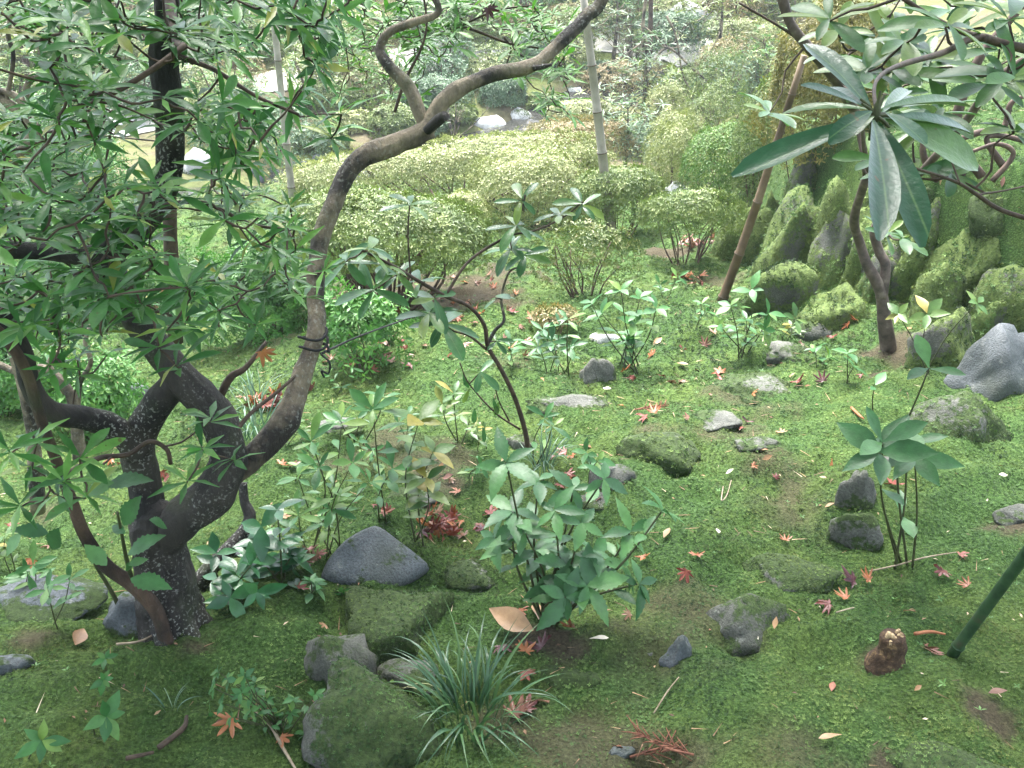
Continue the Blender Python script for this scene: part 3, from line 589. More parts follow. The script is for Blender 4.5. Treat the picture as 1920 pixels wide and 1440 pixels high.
while n < 540:
    px, py = U(-60, 700), U(-50, 725)
    if not inside(POLY, px, py): continue
    f = fbm(px/150, py/150, 0, 5, 2)
    if f < -.42 or (300 < px < 350 and 260 < py < 420 and U(0, 1) < .7) or (px > 430 and U(0, 1) < .25): continue
    right = px > 400 and py < 360
    addw(px, py, Y0+(U(-.2, .4) if px > 380 else U(-.42, .35)), int(U(5, 9)), U(.045, .080), 62 if right else 70, .35 if right else .12, A(.6, -.3, .5)+U(-.4, .4, 3) if right else None); n += 1
for px, py, dy in [(300, 655, -.3), (335, 690, -.32), (330, 600, -.2), (395, 790, -.15), (380, 842, -.2), (440, 865, -.2), (350, 905, -.25), (270, 575, -.3), (470, 560, .1), (540, 545, .1), (510, 510, .1), (570, 560, .15), (610, 510, .3), (480, 610, 0),
                   (60, 600, -.3), (110, 640, -.35), (60, 880, -.3), (110, 930, -.3), (150, 860, -.28), (70, 830, -.3), (120, 905, -.35), (40, 950, -.3), (160, 935, -.3), (20, 850, -.35), (640, 240, .3), (620, 260, .25), (640, 215, .2)]:
    addw(px, py, Y0+dy, int(U(6, 9)), U(.06, .085))
tw = MB(); greedy_twigs(tw, limbs_all, cent, .0015, 5, .10); tree.part('twigs', tw, M_TWIG, None, 'stuff')
# the crown overhead, unseen above the view, spread to shade the near ground
NC = 2000
a = rng.normal(size=(NC, 2))*A(1.9, 1.8)+A(-.1, .6); a[:, 1] = np.minimum(a[:, 1], np.where(a[:, 0] < .2, U(2.9, 3.9, NC), U(2.5, 3.3, NC)))
can_c = np.stack([a[:, 0], a[:, 1], U(2.5, 4.3, NC)], 1); can_c = can_c[~((a[:, 0] > .7) & (a[:, 0] < 1.7) & (a[:, 1] > .9) & (a[:, 1] < 1.9))]  # gap shaped in the unseen crown so the big hanging leaves catch sky sheen
tw = MB(); greedy_twigs(tw, np.vstack([C2[-14:], C5[-12:]]), can_c[::2], .003, 4, .1, .014, 1); tree.part('twigs', tw, M_TWIG, None, 'stuff')
CP = np.repeat(can_c, 8, 0); an = U(0, 6.28, len(CP)); CD = np.stack([np.cos(an), np.sin(an), U(-.45, .5, len(CP))], 1)
CAN = (CP, frame(CD, A(0, 0, 1)+.3*rng.normal(size=CP.shape)), U(.12, .2, len(CP)))
foliage(tree, lv, P_OBLAN, P_OBLAN_LO, M_TREEO, M_TREE, 300, extra=CAN)

# light green fine-leaved sprays at the top centre (branch tips of another tree reaching in)
M_SPRAY, M_SPRAYO = leafmat('spray', BRIGHT, .45, .4), leafmat('spray', BRIGHT, .45, .4, obj=True)
def spray_tree(name, loc, label, limbs, boxes, Lr, seed=0, kmin=5, nobj=160, proto=P_OBLAN, lo=P_OBLAN_LO, mo=None, ml=None, bark=None, droop=.15, rt=.0013):
    t = Thing(name, loc, label, 'tree'); Cs = []
    for k, sp in enumerate(limbs): C, _ = limb(t, 'branch', sp, bark or M_TWIG, 8, 6, .08, seed+k); Cs.append(C[::2])
    cs, lvs = [], []
    for (x0, y0, x1, y1, Ya, Yb, n) in boxes:
        for i in range(n):
            c = at(U(x0, x1), U(y0, y1), U(Ya, Yb)); cs.append(c)
            for q in zip(*whorl(c, A(U(-.6, .6), U(-.7, .3), 1), int(U(kmin, kmin+3)), U(*Lr), 68, .3, droop)): lvs.append(q)
    tw = MB(); greedy_twigs(tw, np.vstack(Cs), cs, rt, 5, .1); t.part('twigs', tw, M_TWIG, None, 'stuff')
    foliage(t, lvs, proto, lo, mo or M_SPRAYO, ml or M_SPRAY, nobj); return t
g = hit(690, 560); YS = 3.0
spray_tree('young_tree', hit(330, 640), 'light green fine-leaved tree whose sprays hang at the top centre',
    [[(330, 640, 34, YS+.4), (318, 400, 30, YS+.3), (320, 100, 26, YS+.2), (350, -60, 22, YS+.1), (480, -120, 16, YS), (620, -80, 10, YS), (690, 30, 8, YS)], [(690, 30, 6, YS), (760, 60, 6, YS-.1), (860, 50, 6, YS-.2), (950, 80, 5, YS-.2), (1010, 90, 4, YS-.2)],
     [(860, 50, 5, YS-.2), (930, 20, 4, YS-.2), (1000, 10, 4, YS-.2)], [(740, 210, 7, YS-.5), (760, 150, 7, YS-.5), (790, 90, 6, YS-.5), (800, 40, 5, YS-.5), (790, -30, 5, YS-.5)], [(950, 120, 3, YS-.2), (958, 90, 3, YS-.2), (945, 70, 4, YS-.2)]],
    [(600, -20, 720, 130, 2.6, 3.2, 46), (620, 80, 800, 190, 2.7, 3.1, 26), (720, -20, 860, 70, 2.6, 3.0, 34), (840, 0, 1010, 60, 2.6, 3.0, 36), (960, 20, 1080, 150, 2.6, 3.0, 34), (1020, 130, 1070, 220, 2.6, 2.9, 12), (760, 60, 860, 110, 2.5, 2.7, 12)], (.05, .072), 40)

# leaning sapling stem in front of the old tree, and pale curly limbs at the left edge
g = hit(312, 1206)
sap = Thing('sapling', g, 'thin dark sapling arching left in front of the old tree foot', 'sapling')
limb(sap, 'stem', [(318, 1225, 34, g[1]), (308, 1190, 32, g[1]), (290, 1140, 32, g[1]), (250, 1098, 30, g[1]-.02), (198, 1060, 29, g[1]-.04), (160, 1005, 27, g[1]-.06), (138, 950, 25, g[1]-.08), (112, 880, 23, g[1]-.1), (78, 790, 24, g[1]-.12), (50, 700, 24, g[1]-.14), (15, 640, 24, g[1]-.16), (-40, 590, 22, g[1]-.18)], M_BROWN, 10, 6, .06, 21)
M_SERR, M_SERRO = leafmat('serrate', BLUEG, .42, .28), leafmat('serrate', BLUEG, .42, .28, obj=True)
sl = [leafmesh(P_SERR, M_SERRO, k) for k in range(3)]
for px, py, tx, ty in [(232, 985, 250, 930), (240, 1040, 292, 1000), (238, 1055, 250, 1075), (245, 1085, 310, 1095), (235, 1000, 205, 985), (240, 1060, 275, 1045), (200, 1060, 160, 1020), (90, 1000, 30, 985), (110, 990, 95, 1040), (40, 1000, 5, 1040), (280, 975, 320, 985), (200, 910, 268, 888), (215, 905, 150, 925)]:
    a = at(px, py, g[1]-.12); b = at(tx, ty, g[1]-.12+U(-.03, .03)); sap.piece('leaf', sl[rng.integers(3)], a, frame(b-a, A(0, -.6, 1)+U(-.3, .3, 3)), np.linalg.norm(b-a)*A(1, 1.25, 1))
limb(sap, 'twig', [(258, 1112, 9, g[1]), (240, 1060, 8, g[1]-.05), (228, 1000, 6, g[1]-.1), (220, 960, 5, g[1]-.12)], M_STEM, 6, 4)
for tips in ([(242, 1190, 10), (215, 1120, 9), (180, 1060, 8), (165, 1020, 5)], [(262, 1178, 8), (256, 1120, 7), (248, 1080, 5)], [(272, 1175, 7), (262, 1130, 6), (258, 1095, 5)]):
    t = limb(sap, 'shoot', [(a, b, w, g[1]+.08) for a, b, w in tips], M_STEM, 6, 4)
g = hit(30, 1020); yl = g[1]
lt = Thing('curly_shrub', g, 'old shrub with pale curly bare limbs at the left edge', 'shrub')
for i, sp in enumerate([[(150, 860, 30, yl), (140, 770, 22, yl), (120, 720, 20, yl), (80, 690, 18, yl), (40, 700, 16, yl), (-30, 670, 15, yl)], [(145, 790, 12, yl), (150, 720, 11, yl), (170, 680, 10, yl), (160, 640, 9, yl), (175, 600, 7, yl)], [(100, 700, 12, yl), (92, 680, 11, yl), (108, 660, 9, yl)],
        [(70, 960, 30, yl), (60, 800, 28, yl), (20, 640, 26, yl), (-30, 520, 22, yl), (-60, 400, 22, yl), (0, 320, 28, yl), (50, 275, 30, yl), (62, 240, 26, yl), (30, 205, 22, yl), (0, 185, 24, yl), (-60, 150, 20, yl)], [(0, 170, 14, yl), (25, 178, 16, yl), (48, 195, 18, yl), (50, 165, 14, yl), (60, 140, 12, yl)],
        [(60, 250, 9, yl), (120, 245, 6, yl), (200, 255, 4, yl), (300, 265, 3, yl)], [(30, 0, 10, yl), (15, 60, 10, yl), (25, 110, 10, yl), (10, 200, 9, yl)], [(60, -20, 9, yl-.2), (100, 90, 9, yl-.2), (160, 130, 5, yl-.2)]]):
    limb(lt, 'branch', sp, M_BARKP, 10, 6, .12, 40+i)
g = hit(370, 1110)
fl = Thing('fallen_limb', g, 'dark crooked limb propped on the ground right of the old tree foot', 'branch')
limb(fl, 'limb', [(362, 1110, 40, g[1]), (395, 1065, 38, g[1]+.03), (440, 1020, 34, g[1]+.06), (468, 975, 26, g[1]+.1), (458, 940, 18, g[1]+.12), (455, 905, 16, g[1]+.14)], M_BARK, 10, 6, .15, 30)
# ------------------------------------------------------------------ rhododendrons
M_RH, M_RHO = leafmat('rhodo', RHODOC, .34, .22, obj=False), leafmat('rhodo', RHODOC, .28, .2, .45, obj=True, rib=True, spots=(.10, .06, .025))
g = hit(1660, 655)
rh = Thing('rhododendron_tree', g, 'rhododendron with reddish forked stems and big glossy leaf whorls, upper right', 'rhododendron')
yb = g[1]; RL = []
for i, sp in enumerate([[(1668, 672, 38, yb), (1658, 600, 28, yb), (1650, 545, 24, yb), (1625, 495, 22, yb), (1612, 455, 20, yb), (1602, 410, 20, yb-.1), (1625, 330, 18, yb-.3)], [(1652, 560, 26, yb), (1660, 500, 22, yb+.02), (1648, 470, 20, yb+.04), (1640, 430, 18, yb+.03), (1668, 380, 16, yb)],
        [(1625, 330, 16, yb-.3), (1610, 230, 18, yb-.6), (1588, 185, 22, yb-.7), (1560, 140, 24, yb-.75), (1512, 85, 22, yb-.8), (1480, 40, 20, yb-.8), (1462, -20, 24, yb-.8)], [(1512, 85, 8, yb-.8), (1470, 55, 6, yb-.8), (1385, 5, 5, yb-.8)],
        [(1668, 380, 14, yb), (1720, 330, 16, yb-.2), (1800, 240, 18, yb-.4), (1870, 150, 20, yb-.6), (1960, 90, 20, yb-.8)], [(1960, 100, 22, 1.9), (1880, 82, 18, 1.85), (1830, 70, 16, 1.8), (1770, 98, 14, 1.7), (1700, 118, 12, 1.5), (1660, 135, 10, 1.3), (1640, 160, 8, 1.12), (1642, 205, 8, 1.02)],
        [(1850, 72, 14, 1.8), (1800, 58, 12, 1.85), (1745, 30, 10, 1.9), (1690, -5, 9, 1.9)], [(1980, 425, 12, 2.0), (1880, 395, 10, 2.0), (1832, 365, 9, 2.0), (1790, 340, 7, 1.95), (1705, 312, 6, 1.9)], [(1832, 365, 5, 2.0), (1880, 358, 4, 2.05), (1940, 345, 4, 2.1)], [(1800, 345, 4, 1.95), (1780, 290, 4, 2), (1770, 250, 3, 2)]]):
    C, _ = limb(rh, 'branch' if i > 1 else 'stem', sp, simple('red_bark_%d' % i, [(.3, (.035, .028, .022)), (.55, (.10, .075, .06)), (.7, (.17, .14, .11))], 22, .7) if i in (0, 1, 2, 4) else M_TWIG, 9, 6, .08, 50+i); RL.append(C[::2])
# the near whorl of big leaves, each leaf from the bud to its tip
bud = at(1643, 212, 1.0); bm_ = [leafmesh(P_RHODO, M_RHO, k) for k in range(3)]
for tx, ty, dY, wd, up in [(1518, 72, .10, 46, (.3, -.9, .3)), (1392, 342, -.02, 62, (-.2, -.55, .8)), (1512, 168, -.02, 42, (0, -.4, 1)), (1474, 204, .04, 30, (0, -.3, 1)), (1545, 146, .09, 34, (0, -.5, 1)), (1565, 250, -.05, 44, (0, -.6, .8)), (1580, 268, -.03, 34, (0, -.4, .9)),
        (1780, 178, .12, 40, (0, -.5, 1)), (1812, 200, .10, 36, (0, -.4, 1)), (1828, 240, .03, 44, (0, -.35, 1)), (1838, 308, -.02, 76, (.1, -.6, .8)), (1735, 262, -.06, 38, (0, -.4, 1)), (1672, 448, -.20, 74, (.12, -.5, .85)), (1738, 452, -.14, 70, (-.1, -.6, .8)), (1700, 170, .1, 30, (0, -.5, 1)), (1600, 175, .08, 26, (0, -.4, 1))]:
    b = at(tx, ty, 1.0+dY); a = bud+U(-.006, .006, 3)+nrm(b-bud)*.012; L = np.linalg.norm(b-a); w = wd*psize(b)/(2*.155)/L
    rh.piece('leaf', bm_[rng.integers(3)], a, frame(b-a+A(0, 0, .10*L), A(*up)), L*A(1.03, w, 1))
mbp = MB()
for k in range(9): d = nrm(A(U(-1, 1), U(-.6, .6), U(-.4, .9))); tube(mbp, [bud-A(0, 0, .004), bud+d*.012, bud+d*.024], [.0028, .002, .0015], 5, 2, cap=False)
tube(mbp, [bud-A(0, 0, .03), bud, bud+A(0, 0, .016)], [.004, .005, .0015], 7, 3); rh.part('bud', mbp, M_STEM, None, 'stuff')
cs, lvr = [], []
def addr(t, px, py, Y, k, L, droop=.12, spread=72, ax=None):
    c = at(px, py, Y); cs.append(c)
    for q in zip(*whorl(c, ax if ax is not None else A(U(-.4, .4), U(-.8, 0), 1), k, L, spread, .3, droop)): lvr.append(q)
for i in range(17): addr(rh, U(1620, 1960), U(-40, 190), U(1.7, 2.7), 7, U(.10, .14))
for px, py, Y in [(1555, 40, 2.0), (1570, 60, 2.2), (1720, 250, 2.2), (1760, 210, 2.3), (1850, 160, 2.1), (1900, 250, 2.0), (1900, 150, 1.8), (1710, 330, 2.1), (1780, 330, 2.1), (1660, 440, 2.6), (1690, 450, 2.5), (1440, 215, 2.6), (1640, 300, 2.3), (1560, 110, 2.4), (1660, 90, 2.2), (1800, 60, 2.0), (1890, 40, 1.9), (1740, 130, 2.2)]: addr(rh, px, py, Y, 7, U(.09, .13))
tw = MB(); greedy_twigs(tw, np.vstack(RL), cs, .0022, 5, .1, .007); rh.part('twigs', tw, M_TWIG, None, 'stuff')
M_RBR, M_RBRO = leafmat('rhodo_bright', [(0, (.03, .095, .03)), (.55, (.065, .155, .04)), (1, (.15, .22, .05))], .38, .34), leafmat('rhodo_bright', [(0, (.03, .095, .03)), (.55, (.065, .155, .04)), (1, (.15, .22, .05))], .38, .34, obj=True)
foliage(rh, lvr, P_RHODO, P_RHODO_LO, M_RBRO, M_RBR, 280)
# brown curved trunks behind at right
g = hit(1905, 320)
bt = Thing('bare_shrub', g, 'tangle of dark curved bare stems at the upper right edge', 'shrub'); y = g[1]
for i, sp in enumerate([[(1800, 330, 24, y), (1790, 240, 22, y), (1830, 120, 20, y), (1900, 30, 18, y), (1960, -40, 16, y)], [(1840, 330, 20, y), (1800, 270, 15, y), (1830, 250, 15, y), (1880, 240, 13, y), (1895, 195, 12, y), (1920, 180, 11, y)], [(1880, 310, 16, y), (1850, 262, 12, y), (1880, 255, 11, y), (1940, 270, 10, y)], [(1760, 340, 18, y+.3), (1730, 280, 14, y+.3), (1760, 180, 12, y+.3), (1740, 80, 9, y+.3)], [(1790, 300, 12, y), (1740, 250, 9, y), (1720, 210, 7, y)], [(1860, 340, 13, y-.3), (1900, 290, 11, y-.3), (1870, 270, 9, y-.3), (1820, 285, 8, y-.3)]]):
    limb(bt, 'stem', sp, simple('brown_stem_%d' % i, [(.3, (.035, .022, .017)), (.7, (.13, .085, .065))], 25, .7), 8, 6, .1, 80+i)
# centre sapling
g = hit(990, 852); yc = g[1]
cs_, lvr_ = cs, lvr; cs, lvr = [], []
rc = Thing('rhododendron_sapling', g, 'slender leaning rhododendron sapling with dark curved stem at centre', 'rhododendron'); RL = []
for i, sp in enumerate([[(992, 862, 12, yc), (985, 810, 11, yc), (965, 745, 10, yc-.03), (938, 690, 10, yc-.06), (915, 650, 9, yc-.08), (908, 610, 9, yc-.1), (880, 575, 8, yc-.14), (835, 555, 9, yc-.18), (790, 530, 8, yc-.2), (740, 500, 7, yc-.24), (680, 470, 5, yc-.28)], [(835, 555, 7, yc-.18), (870, 500, 6, yc-.12), (905, 470, 6, yc-.08), (960, 435, 6, yc-.04), (978, 395, 5, yc), (985, 365, 4, yc)], [(960, 440, 5, yc-.04), (1010, 430, 4, yc), (1060, 405, 4, yc), (1092, 378, 3, yc)],
        [(912, 650, 8, yc-.08), (928, 620, 8, yc-.06), (945, 600, 6, yc-.05), (940, 560, 6, yc), (955, 510, 5, yc), (985, 500, 4, yc)], [(912, 655, 6, yc-.08), (880, 630, 5, yc-.14), (850, 620, 4, yc-.18), (820, 600, 3, yc-.2)], [(770, 520, 4, yc-.2), (765, 440, 4, yc-.2), (768, 385, 3, yc-.2)], [(975, 805, 5, yc), (930, 775, 4, yc-.05), (880, 720, 3, yc-.06), (862, 680, 3, yc-.08)], [(955, 790, 4, yc), (935, 750, 3, yc-.02), (925, 710, 3, yc-.03)]]):
    C, _ = limb(rc, 'stem' if i == 0 else 'branch', sp, M_TWIG if i != 3 else M_BARKP, 8, 6, .05, 60+i); RL.append(C[::2])
for px, py, dY, k, L in [(768, 385, -.2, 5, .09), (978, 375, 0, 5, .085), (968, 425, -.04, 6, .10), (1092, 385, 0, 6, .09), (1050, 405, 0, 5, .08), (690, 470, -.28, 5, .10), (720, 500, -.26, 4, .10), (650, 490, -.25, 5, .10), (790, 530, -.2, 5, .11), (815, 560, -.2, 4, .11), (745, 515, -.2, 4, .10), (830, 610, -.2, 6, .13), (805, 590, -.22, 5, .13), (960, 470, -.03, 7, .10), (985, 480, 0, 5, .09), (930, 640, -.06, 5, .08), (900, 700, -.05, 4, .08), (700, 545, -.2, 5, .11), (930, 560, -.02, 4, .08)]: addr(rc, px, py, yc+dY, k, L, .3)
for px, py in [(880, 728), (925, 745), (935, 752), (905, 800), (868, 700), (890, 765)]:
    c = at(px, py, yc-.05); lvr.append((c, frame(A(U(-.4, .4), -.2, -1), A(U(-.5, .5), -1, .2)), .055))
tw = MB(); greedy_twigs(tw, np.vstack(RL), cs, .0018, 5, .1, .006); rc.part('twigs', tw, M_TWIG, None, 'stuff')
M_RC = leafmat('rhodo_sapling', [(0, (.03, .095, .035)), (.7, (.06, .16, .05)), (1, (.15, .22, .04))], .32, .3, obj=True, rib=True); foliage(rc, lvr, P_RHODO, P_RHODO_LO, M_RC, M_RH, 300)

# ------------------------------------------------------------------ bamboo poles and rope
def pole(name, pts, label, mat, ring, spacing=.30, n=14, tail=None):
    P = np.array([at(a, b, y) for a, b, w, y in pts]); R = np.array([w*psize(p)/2 for (a, b, w, y), p in zip(pts, P)])
    if tail is not None: P = np.vstack([P, tail[0]]); R = np.append(R, tail[1])
    L = np.linalg.norm(P[-1]-P[0]); m = max(2, int(L/spacing)); base = P[0].copy(); base[2] = gz(*P[0][:2])
    t = Thing(name, base, label, 'pole'); C, RR = crom(P, R, 1 if len(P) == 2 else 4); s = np.concatenate([[0], np.cumsum(np.linalg.norm(np.diff(C, axis=0), axis=1))])
    ts, rs, ringp = [], [], []; k = .06
    while k < s[-1]: ringp.append(k); k += spacing*U(.85, 1.15)
    q = [0]+[v for r in ringp for v in (r-.012, r-.004, r+.004, r+.012)]+[s[-1]]
    fac = [1]+[v for r in ringp for v in (1, 1.12, 1.12, .97)]+[1]
    PP = np.stack([np.interp(q, s, C[:, i]) for i in range(3)], 1); RR = np.interp(q, s, RR)*np.array(fac)
    mb = MB(); tube(mb, PP, RR, n, 1); culm = t.part('culm', mb, mat)
    for r in ringp:
        p = np.array([np.interp(r, s, C[:, i]) for i in range(3)]); p2 = np.array([np.interp(r+.01, s, C[:, i]) for i in range(3)]); rad = float(np.interp(r, q, RR)); d = nrm(p2-p)
        mb = MB(); tube(mb, [p-d*.0035, p+d*.0035], [rad*1.03]*2, n, 1); t.part('node', mb, ring, culm)
    return t
M_BAM = simple('bamboo_grey', [(.3, (.17, .155, .12)), (.7, (.33, .30, .24))], 9, .55, .1); M_BAMB = simple('bamboo_brown', [(.3, (.04, .026, .015)), (.5, (.10, .066, .036)), (.7, (.19, .135, .08))], 4, .55, .1)
M_NODE = simple('bamboo_node', [(.3, (.06, .045, .03)), (.7, (.14, .10, .07))], 30, .7); M_BAMG = simple('bamboo_green', [(.3, (.010, .028, .012)), (.55, (.028, .065, .026)), (.72, (.05, .05, .03))], 26, .5, .3)
g1 = hit(1145, 446); pole('bamboo_pole', [(1147, 452, 20, g1[1]), (1122, 225, 17, g1[1]-.1), (1092, -20, 14, g1[1]-.2)], 'pale grey bamboo pole standing right of the dark limb', M_BAM, M_NODE, .30)
g1 = hit(560, 440); pole('bamboo_pole', [(556, 440, 14, g1[1]), (532, 220, 13, g1[1]-.1), (508, -20, 12, g1[1]-.2)], 'thin pale bamboo pole half hidden by the old tree leaves', M_BAM, M_NODE, .34)
g1 = hit(1352, 566); pole('bamboo_pole', [(1350, 574, 18, g1[1]), (1420, 380, 16, g1[1]-.08), (1508, 104, 12, g1[1]-.2)], 'brown bamboo pole leaning right against the azaleas', M_BAMB, M_NODE, .28)
g1 = hit(1783, 1228); pole('green_pole', [(1778, 1240, 20, g1[1]), (1850, 1130, 21, g1[1]-.05), (1935, 1000, 22, g1[1]-.1)], 'dark green pole stuck in the moss at the right edge', M_BAMG, M_BAMG, .5, tail=([1.35, 1.2, .95], .011))
M_ROPE = simple('black_rope', [(.3, (.006, .006, .007)), (.7, (.02, .02, .022))], 200, .8)
pr = at(590, 660, Y0+.2); rp = Thing('rope', pr, 'thin black rope tied round the bent limb and stretched to the right', 'rope')
mb = MB(); tube(mb, [at(602, 663, Y0+.17), at(680, 628, Y0+.8), at(790, 588, Y0+1.6)], [.003]*3, 6, 6); rp.part('line', mb, M_ROPE)
mb = MB(); r = 26*psize(pr); tube(mb, [pr+A(math.cos(a)*r, math.sin(a)*r, .006*math.sin(2*a)+.004*a) for a in np.linspace(0, 13, 40)], [.0035]*40, 6, 2); rp.part('loop', mb, M_ROPE)
mb = MB(); tube(mb, [at(602, 664, Y0+.16), at(618, 680, Y0+.15), at(616, 700, Y0+.15), at(603, 696, Y0+.15), at(608, 708, Y0+.15)], [.0025]*5, 5, 4); rp.part('loose_end', mb, M_ROPE)

# ------------------------------------------------------------------ azaleas and other shrubs
FEATH = [(0, (.05, .14, .03)), (.6, (.09, .23, .05)), (1, (.18, .33, .08))]
STEMM = simple('azalea_stem', [(.3, (.045, .03, .022)), (.7, (.15, .10, .075))], 30, .8)
def rosette(k):
    V, T = [], []
    for i in range(k):
        a = i*2*math.pi/k; c, s = math.cos(a), math.sin(a); R = np.array([[c, -s, 0], [s, c, 0], [0, 0, 1]]); v = P_TINY[0].copy(); v[:, 2] += .45*v[:, 0]
        V.append(v@R.T); T.append(P_TINY[1]+4*i)
    return np.concatenate(V), np.concatenate(T), None
ROS4, ROS3 = rosette(4), rosette(3)
def bush_mesh(c, rx, ry, h, mat, name, n, leaf, seed=0, under=.45, flat=2.6, lump=.10, inner=.35, yaw=0, slope=0):
    """clipped mound: rosettes of leaflets through a shell above the stems"""
    r_ = np.random.default_rng(seed); n = int(n*1.85) if n > 950 else n; leaf = leaf*.74 if n > 950 else leaf; N = int(n*(1+inner)); d = nrm(r_.normal(size=(N, 3))); d[:, 2] = np.where(d[:, 2] < -.25, -d[:, 2], d[:, 2])
    r = (np.abs(d[:, 0])**flat+np.abs(d[:, 1])**flat+np.abs(d[:, 2])**flat)**(-1/flat)
    r *= 1+lump*fbm(d[:, 0]*2.6+seed, d[:, 1]*2.6, d[:, 2]*2.6, seed, 3); cl = fbm(d[:, 0]*rx*9, d[:, 1]*ry*9, d[:, 2]*h*9, seed+2, 2); r *= 1+.07*cl; r[n:] *= r_.uniform(.5, .93, N-n); r[:n] *= 1+.035*r_.normal(size=n)+.16*(r_.uniform(0, 1, n) < .02)
    keep = (cl > -.38) | (r_.uniform(0, 1, N) < .22); d, r = d[keep], r[keep]; N = len(d)
    P = d*r[:, None]; ca, sa = math.cos(yaw), math.sin(yaw); X, Y = P[:, 0]*rx, P[:, 1]*ry
    P = np.stack([c[0]+X*ca-Y*sa, c[1]+X*sa+Y*ca, c[2]+h*(under+(1-under)*P[:, 2])+slope*X], 1)
    ax = nrm(d*A(1/rx, 1/ry, 1.3/h)+.45*r_.normal(size=(N, 3))); an = r_.uniform(0, 6.28, N)
    R = frame(np.cross(ax, np.stack([np.cos(an), np.sin(an), .3+0*an], 1)), ax)
    tint = np.clip(.45+.22*d[:, 2]*0+.25*fbm(d[:, 0]*4, d[:, 1]*4, d[:, 2]*4, seed+3, 2)+.22*r_.normal(size=N), 0, 1)
    mb = MB(); mb.inst(ROS3, R, P, leaf*r_.uniform(.75, 1.4, N), tint); return mb
def bush(px, base_py, x0, x1, top, label, stops=AZGRN, key='az_green', n=1500, leaf=.024, seed=1, under=.4, depth=1.0, name='azalea_shrub', cat='azalea', stems=9, group=None, flat=2.6, lump=.1, yaw=0, slope=0, base=None, inner=.35, Yd=0):
    g = hit(*(base or (px, base_py))); s = psize(g); rx = (x1-x0)*s/2; ry = rx*depth; v = nrm(g-CAM)
    c = g+A(((x0+x1)/2-(base[0] if base else px))*s, ry*.35+Yd, 0); c[2] = gz(c[0], c[1])
    P = at((x0+x1)/2, top, c[1]); h = max(.12, P[2]-c[2])
    t = Thing(name, c, label, cat, group); M = leafmat(key, stops, .5, .2)
    t.part('crown', bush_mesh(c, rx, ry, h, M, name, n, leaf, seed, under, flat, lump, inner, yaw, slope), M, None, 'stuff')
    r_ = np.random.default_rng(seed+99)
    for k in range(stems):
        a = r_.uniform(0, 6.28); q = r_.uniform(.1, .5); b = c+A(rx*q*math.cos(a)*.7, ry*q*math.sin(a)*.7, 0); b[2] = gz(b[0], b[1])-.02
        e = c+A(rx*(q+.35)*math.cos(a), ry*(q+.35)*math.sin(a), h*r_.uniform(under*.9, .85)); m = (b+e)/2+r_.normal(size=3)*.08*rx
        mb = MB(); rr = r_.uniform(.006, .011)*min(1.6, max(.6, rx/.5)); tube(mb, [b, m, e], [rr, rr*.8, rr*.45], 6, 4, .1); t.part('stem', mb, STEMM)
    return t
bush(720, 585, 540, 905, 372, 'broad low clipped azalea with bright green sloping top, centre left', AZGRN, 'az_green', 5200, .026, 1, .62, .8, stems=34, slope=-.10)
bush(820, 385, 560, 1120, 268, 'long clipped azalea hedge with yellow-green top below the limb', AZYEL, 'az_yel', 7000, .028, 2, .5, .30, stems=22, slope=.10, flat=3.2)
bush(1000, 425, 886, 1105, 288, 'rounded pale green azalea mound in front of the hedge', AZYEL, 'az_yelg', 2600, .028, 3, .3, .8)
bush(1080, 330, 975, 1178, 226, 'pinkish-topped azalea with dark open stems behind the hedge', AZBRN, 'az_brn', 2600, .03, 4, .5, .6, stems=16)
bush(866, 445, 818, 918, 364, 'small round yellow-green azalea between limb and sapling', AZYEL, 'az_yel', 1100, .026, 5, .25, .9)
bush(1105, 560, 1005, 1195, 425, 'thin brownish azalea with bare legs behind the centre sapling', [(0, (.06, .10, .025)), (.5, (.13, .17, .045)), (1, (.26, .23, .10))], 'az_thin', 900, .018, 6, .45, .7, stems=14, lump=.2)
bush(1160, 450, 1080, 1242, 318, 'dome-shaped azalea on visible stems just behind the pale bamboo pole', AZGRN, 'az_green', 2000, .027, 7, .5, .8, stems=14)
bush(1350, 390, 1278, 1425, 243, 'round bright green azalea ball at right of centre', [(0, (.05, .12, .016)), (.5, (.10, .20, .03)), (1, (.22, .28, .06))], 'az_ball', 2200, .026, 8, .15, .9, lump=.07)
bush(1295, 500, 1205, 1385, 362, 'flat-topped azalea on bare reddish stems left of the brown pole', AZGRN, 'az_green', 1300, .024, 9, .62, .7, stems=14, lump=.16)
bush(1262, 300, 1208, 1322, 215, 'grey-green azalea mound behind the dome-shaped azalea', AZYEL, 'az_yelg', 1600, .03, 10, .1, .8, lump=.15, base=(1262, 345))
bush(1345, 260, 1275, 1405, 160, 'olive azalea mound above the green ball', AZGRN, 'az_green', 1700, .03, 24, .1, .8, lump=.15, base=(1345, 318))
bush(1240, 240, 1195, 1292, 165, 'pale azalea mound higher up the slope right of the pole', AZYEL, 'az_yel', 1300, .03, 25, .1, .8, lump=.15, base=(1240, 295))
bush(1330, 180, 1270, 1400, 95, 'dark green azalea mound at the top of the right slope', AZGRN, 'az_green', 1500, .03, 26, .1, .8, lump=.18, base=(1330, 262))
bush(1420, 330, 1375, 1475, 160, 'olive azalea between the azalea mass and the brown pole', AZGRN, 'az_green', 1400, .028, 11, .1, .9, base=(1420, 360))
bush(1545, 250, 1440, 1650, 18, 'orange-yellow autumn azalea behind the leaning brown pole', AZORG, 'az_org', 4200, .028, 12, .15, .7, lump=.2, base=(1540, 300))
bush(1255, 290, 1215, 1310, 235, 'yellow-tinged low azalea behind the dome-shaped one', AZYEL, 'az_yel', 1100, .028, 13, .1, .9, base=(1255, 370))
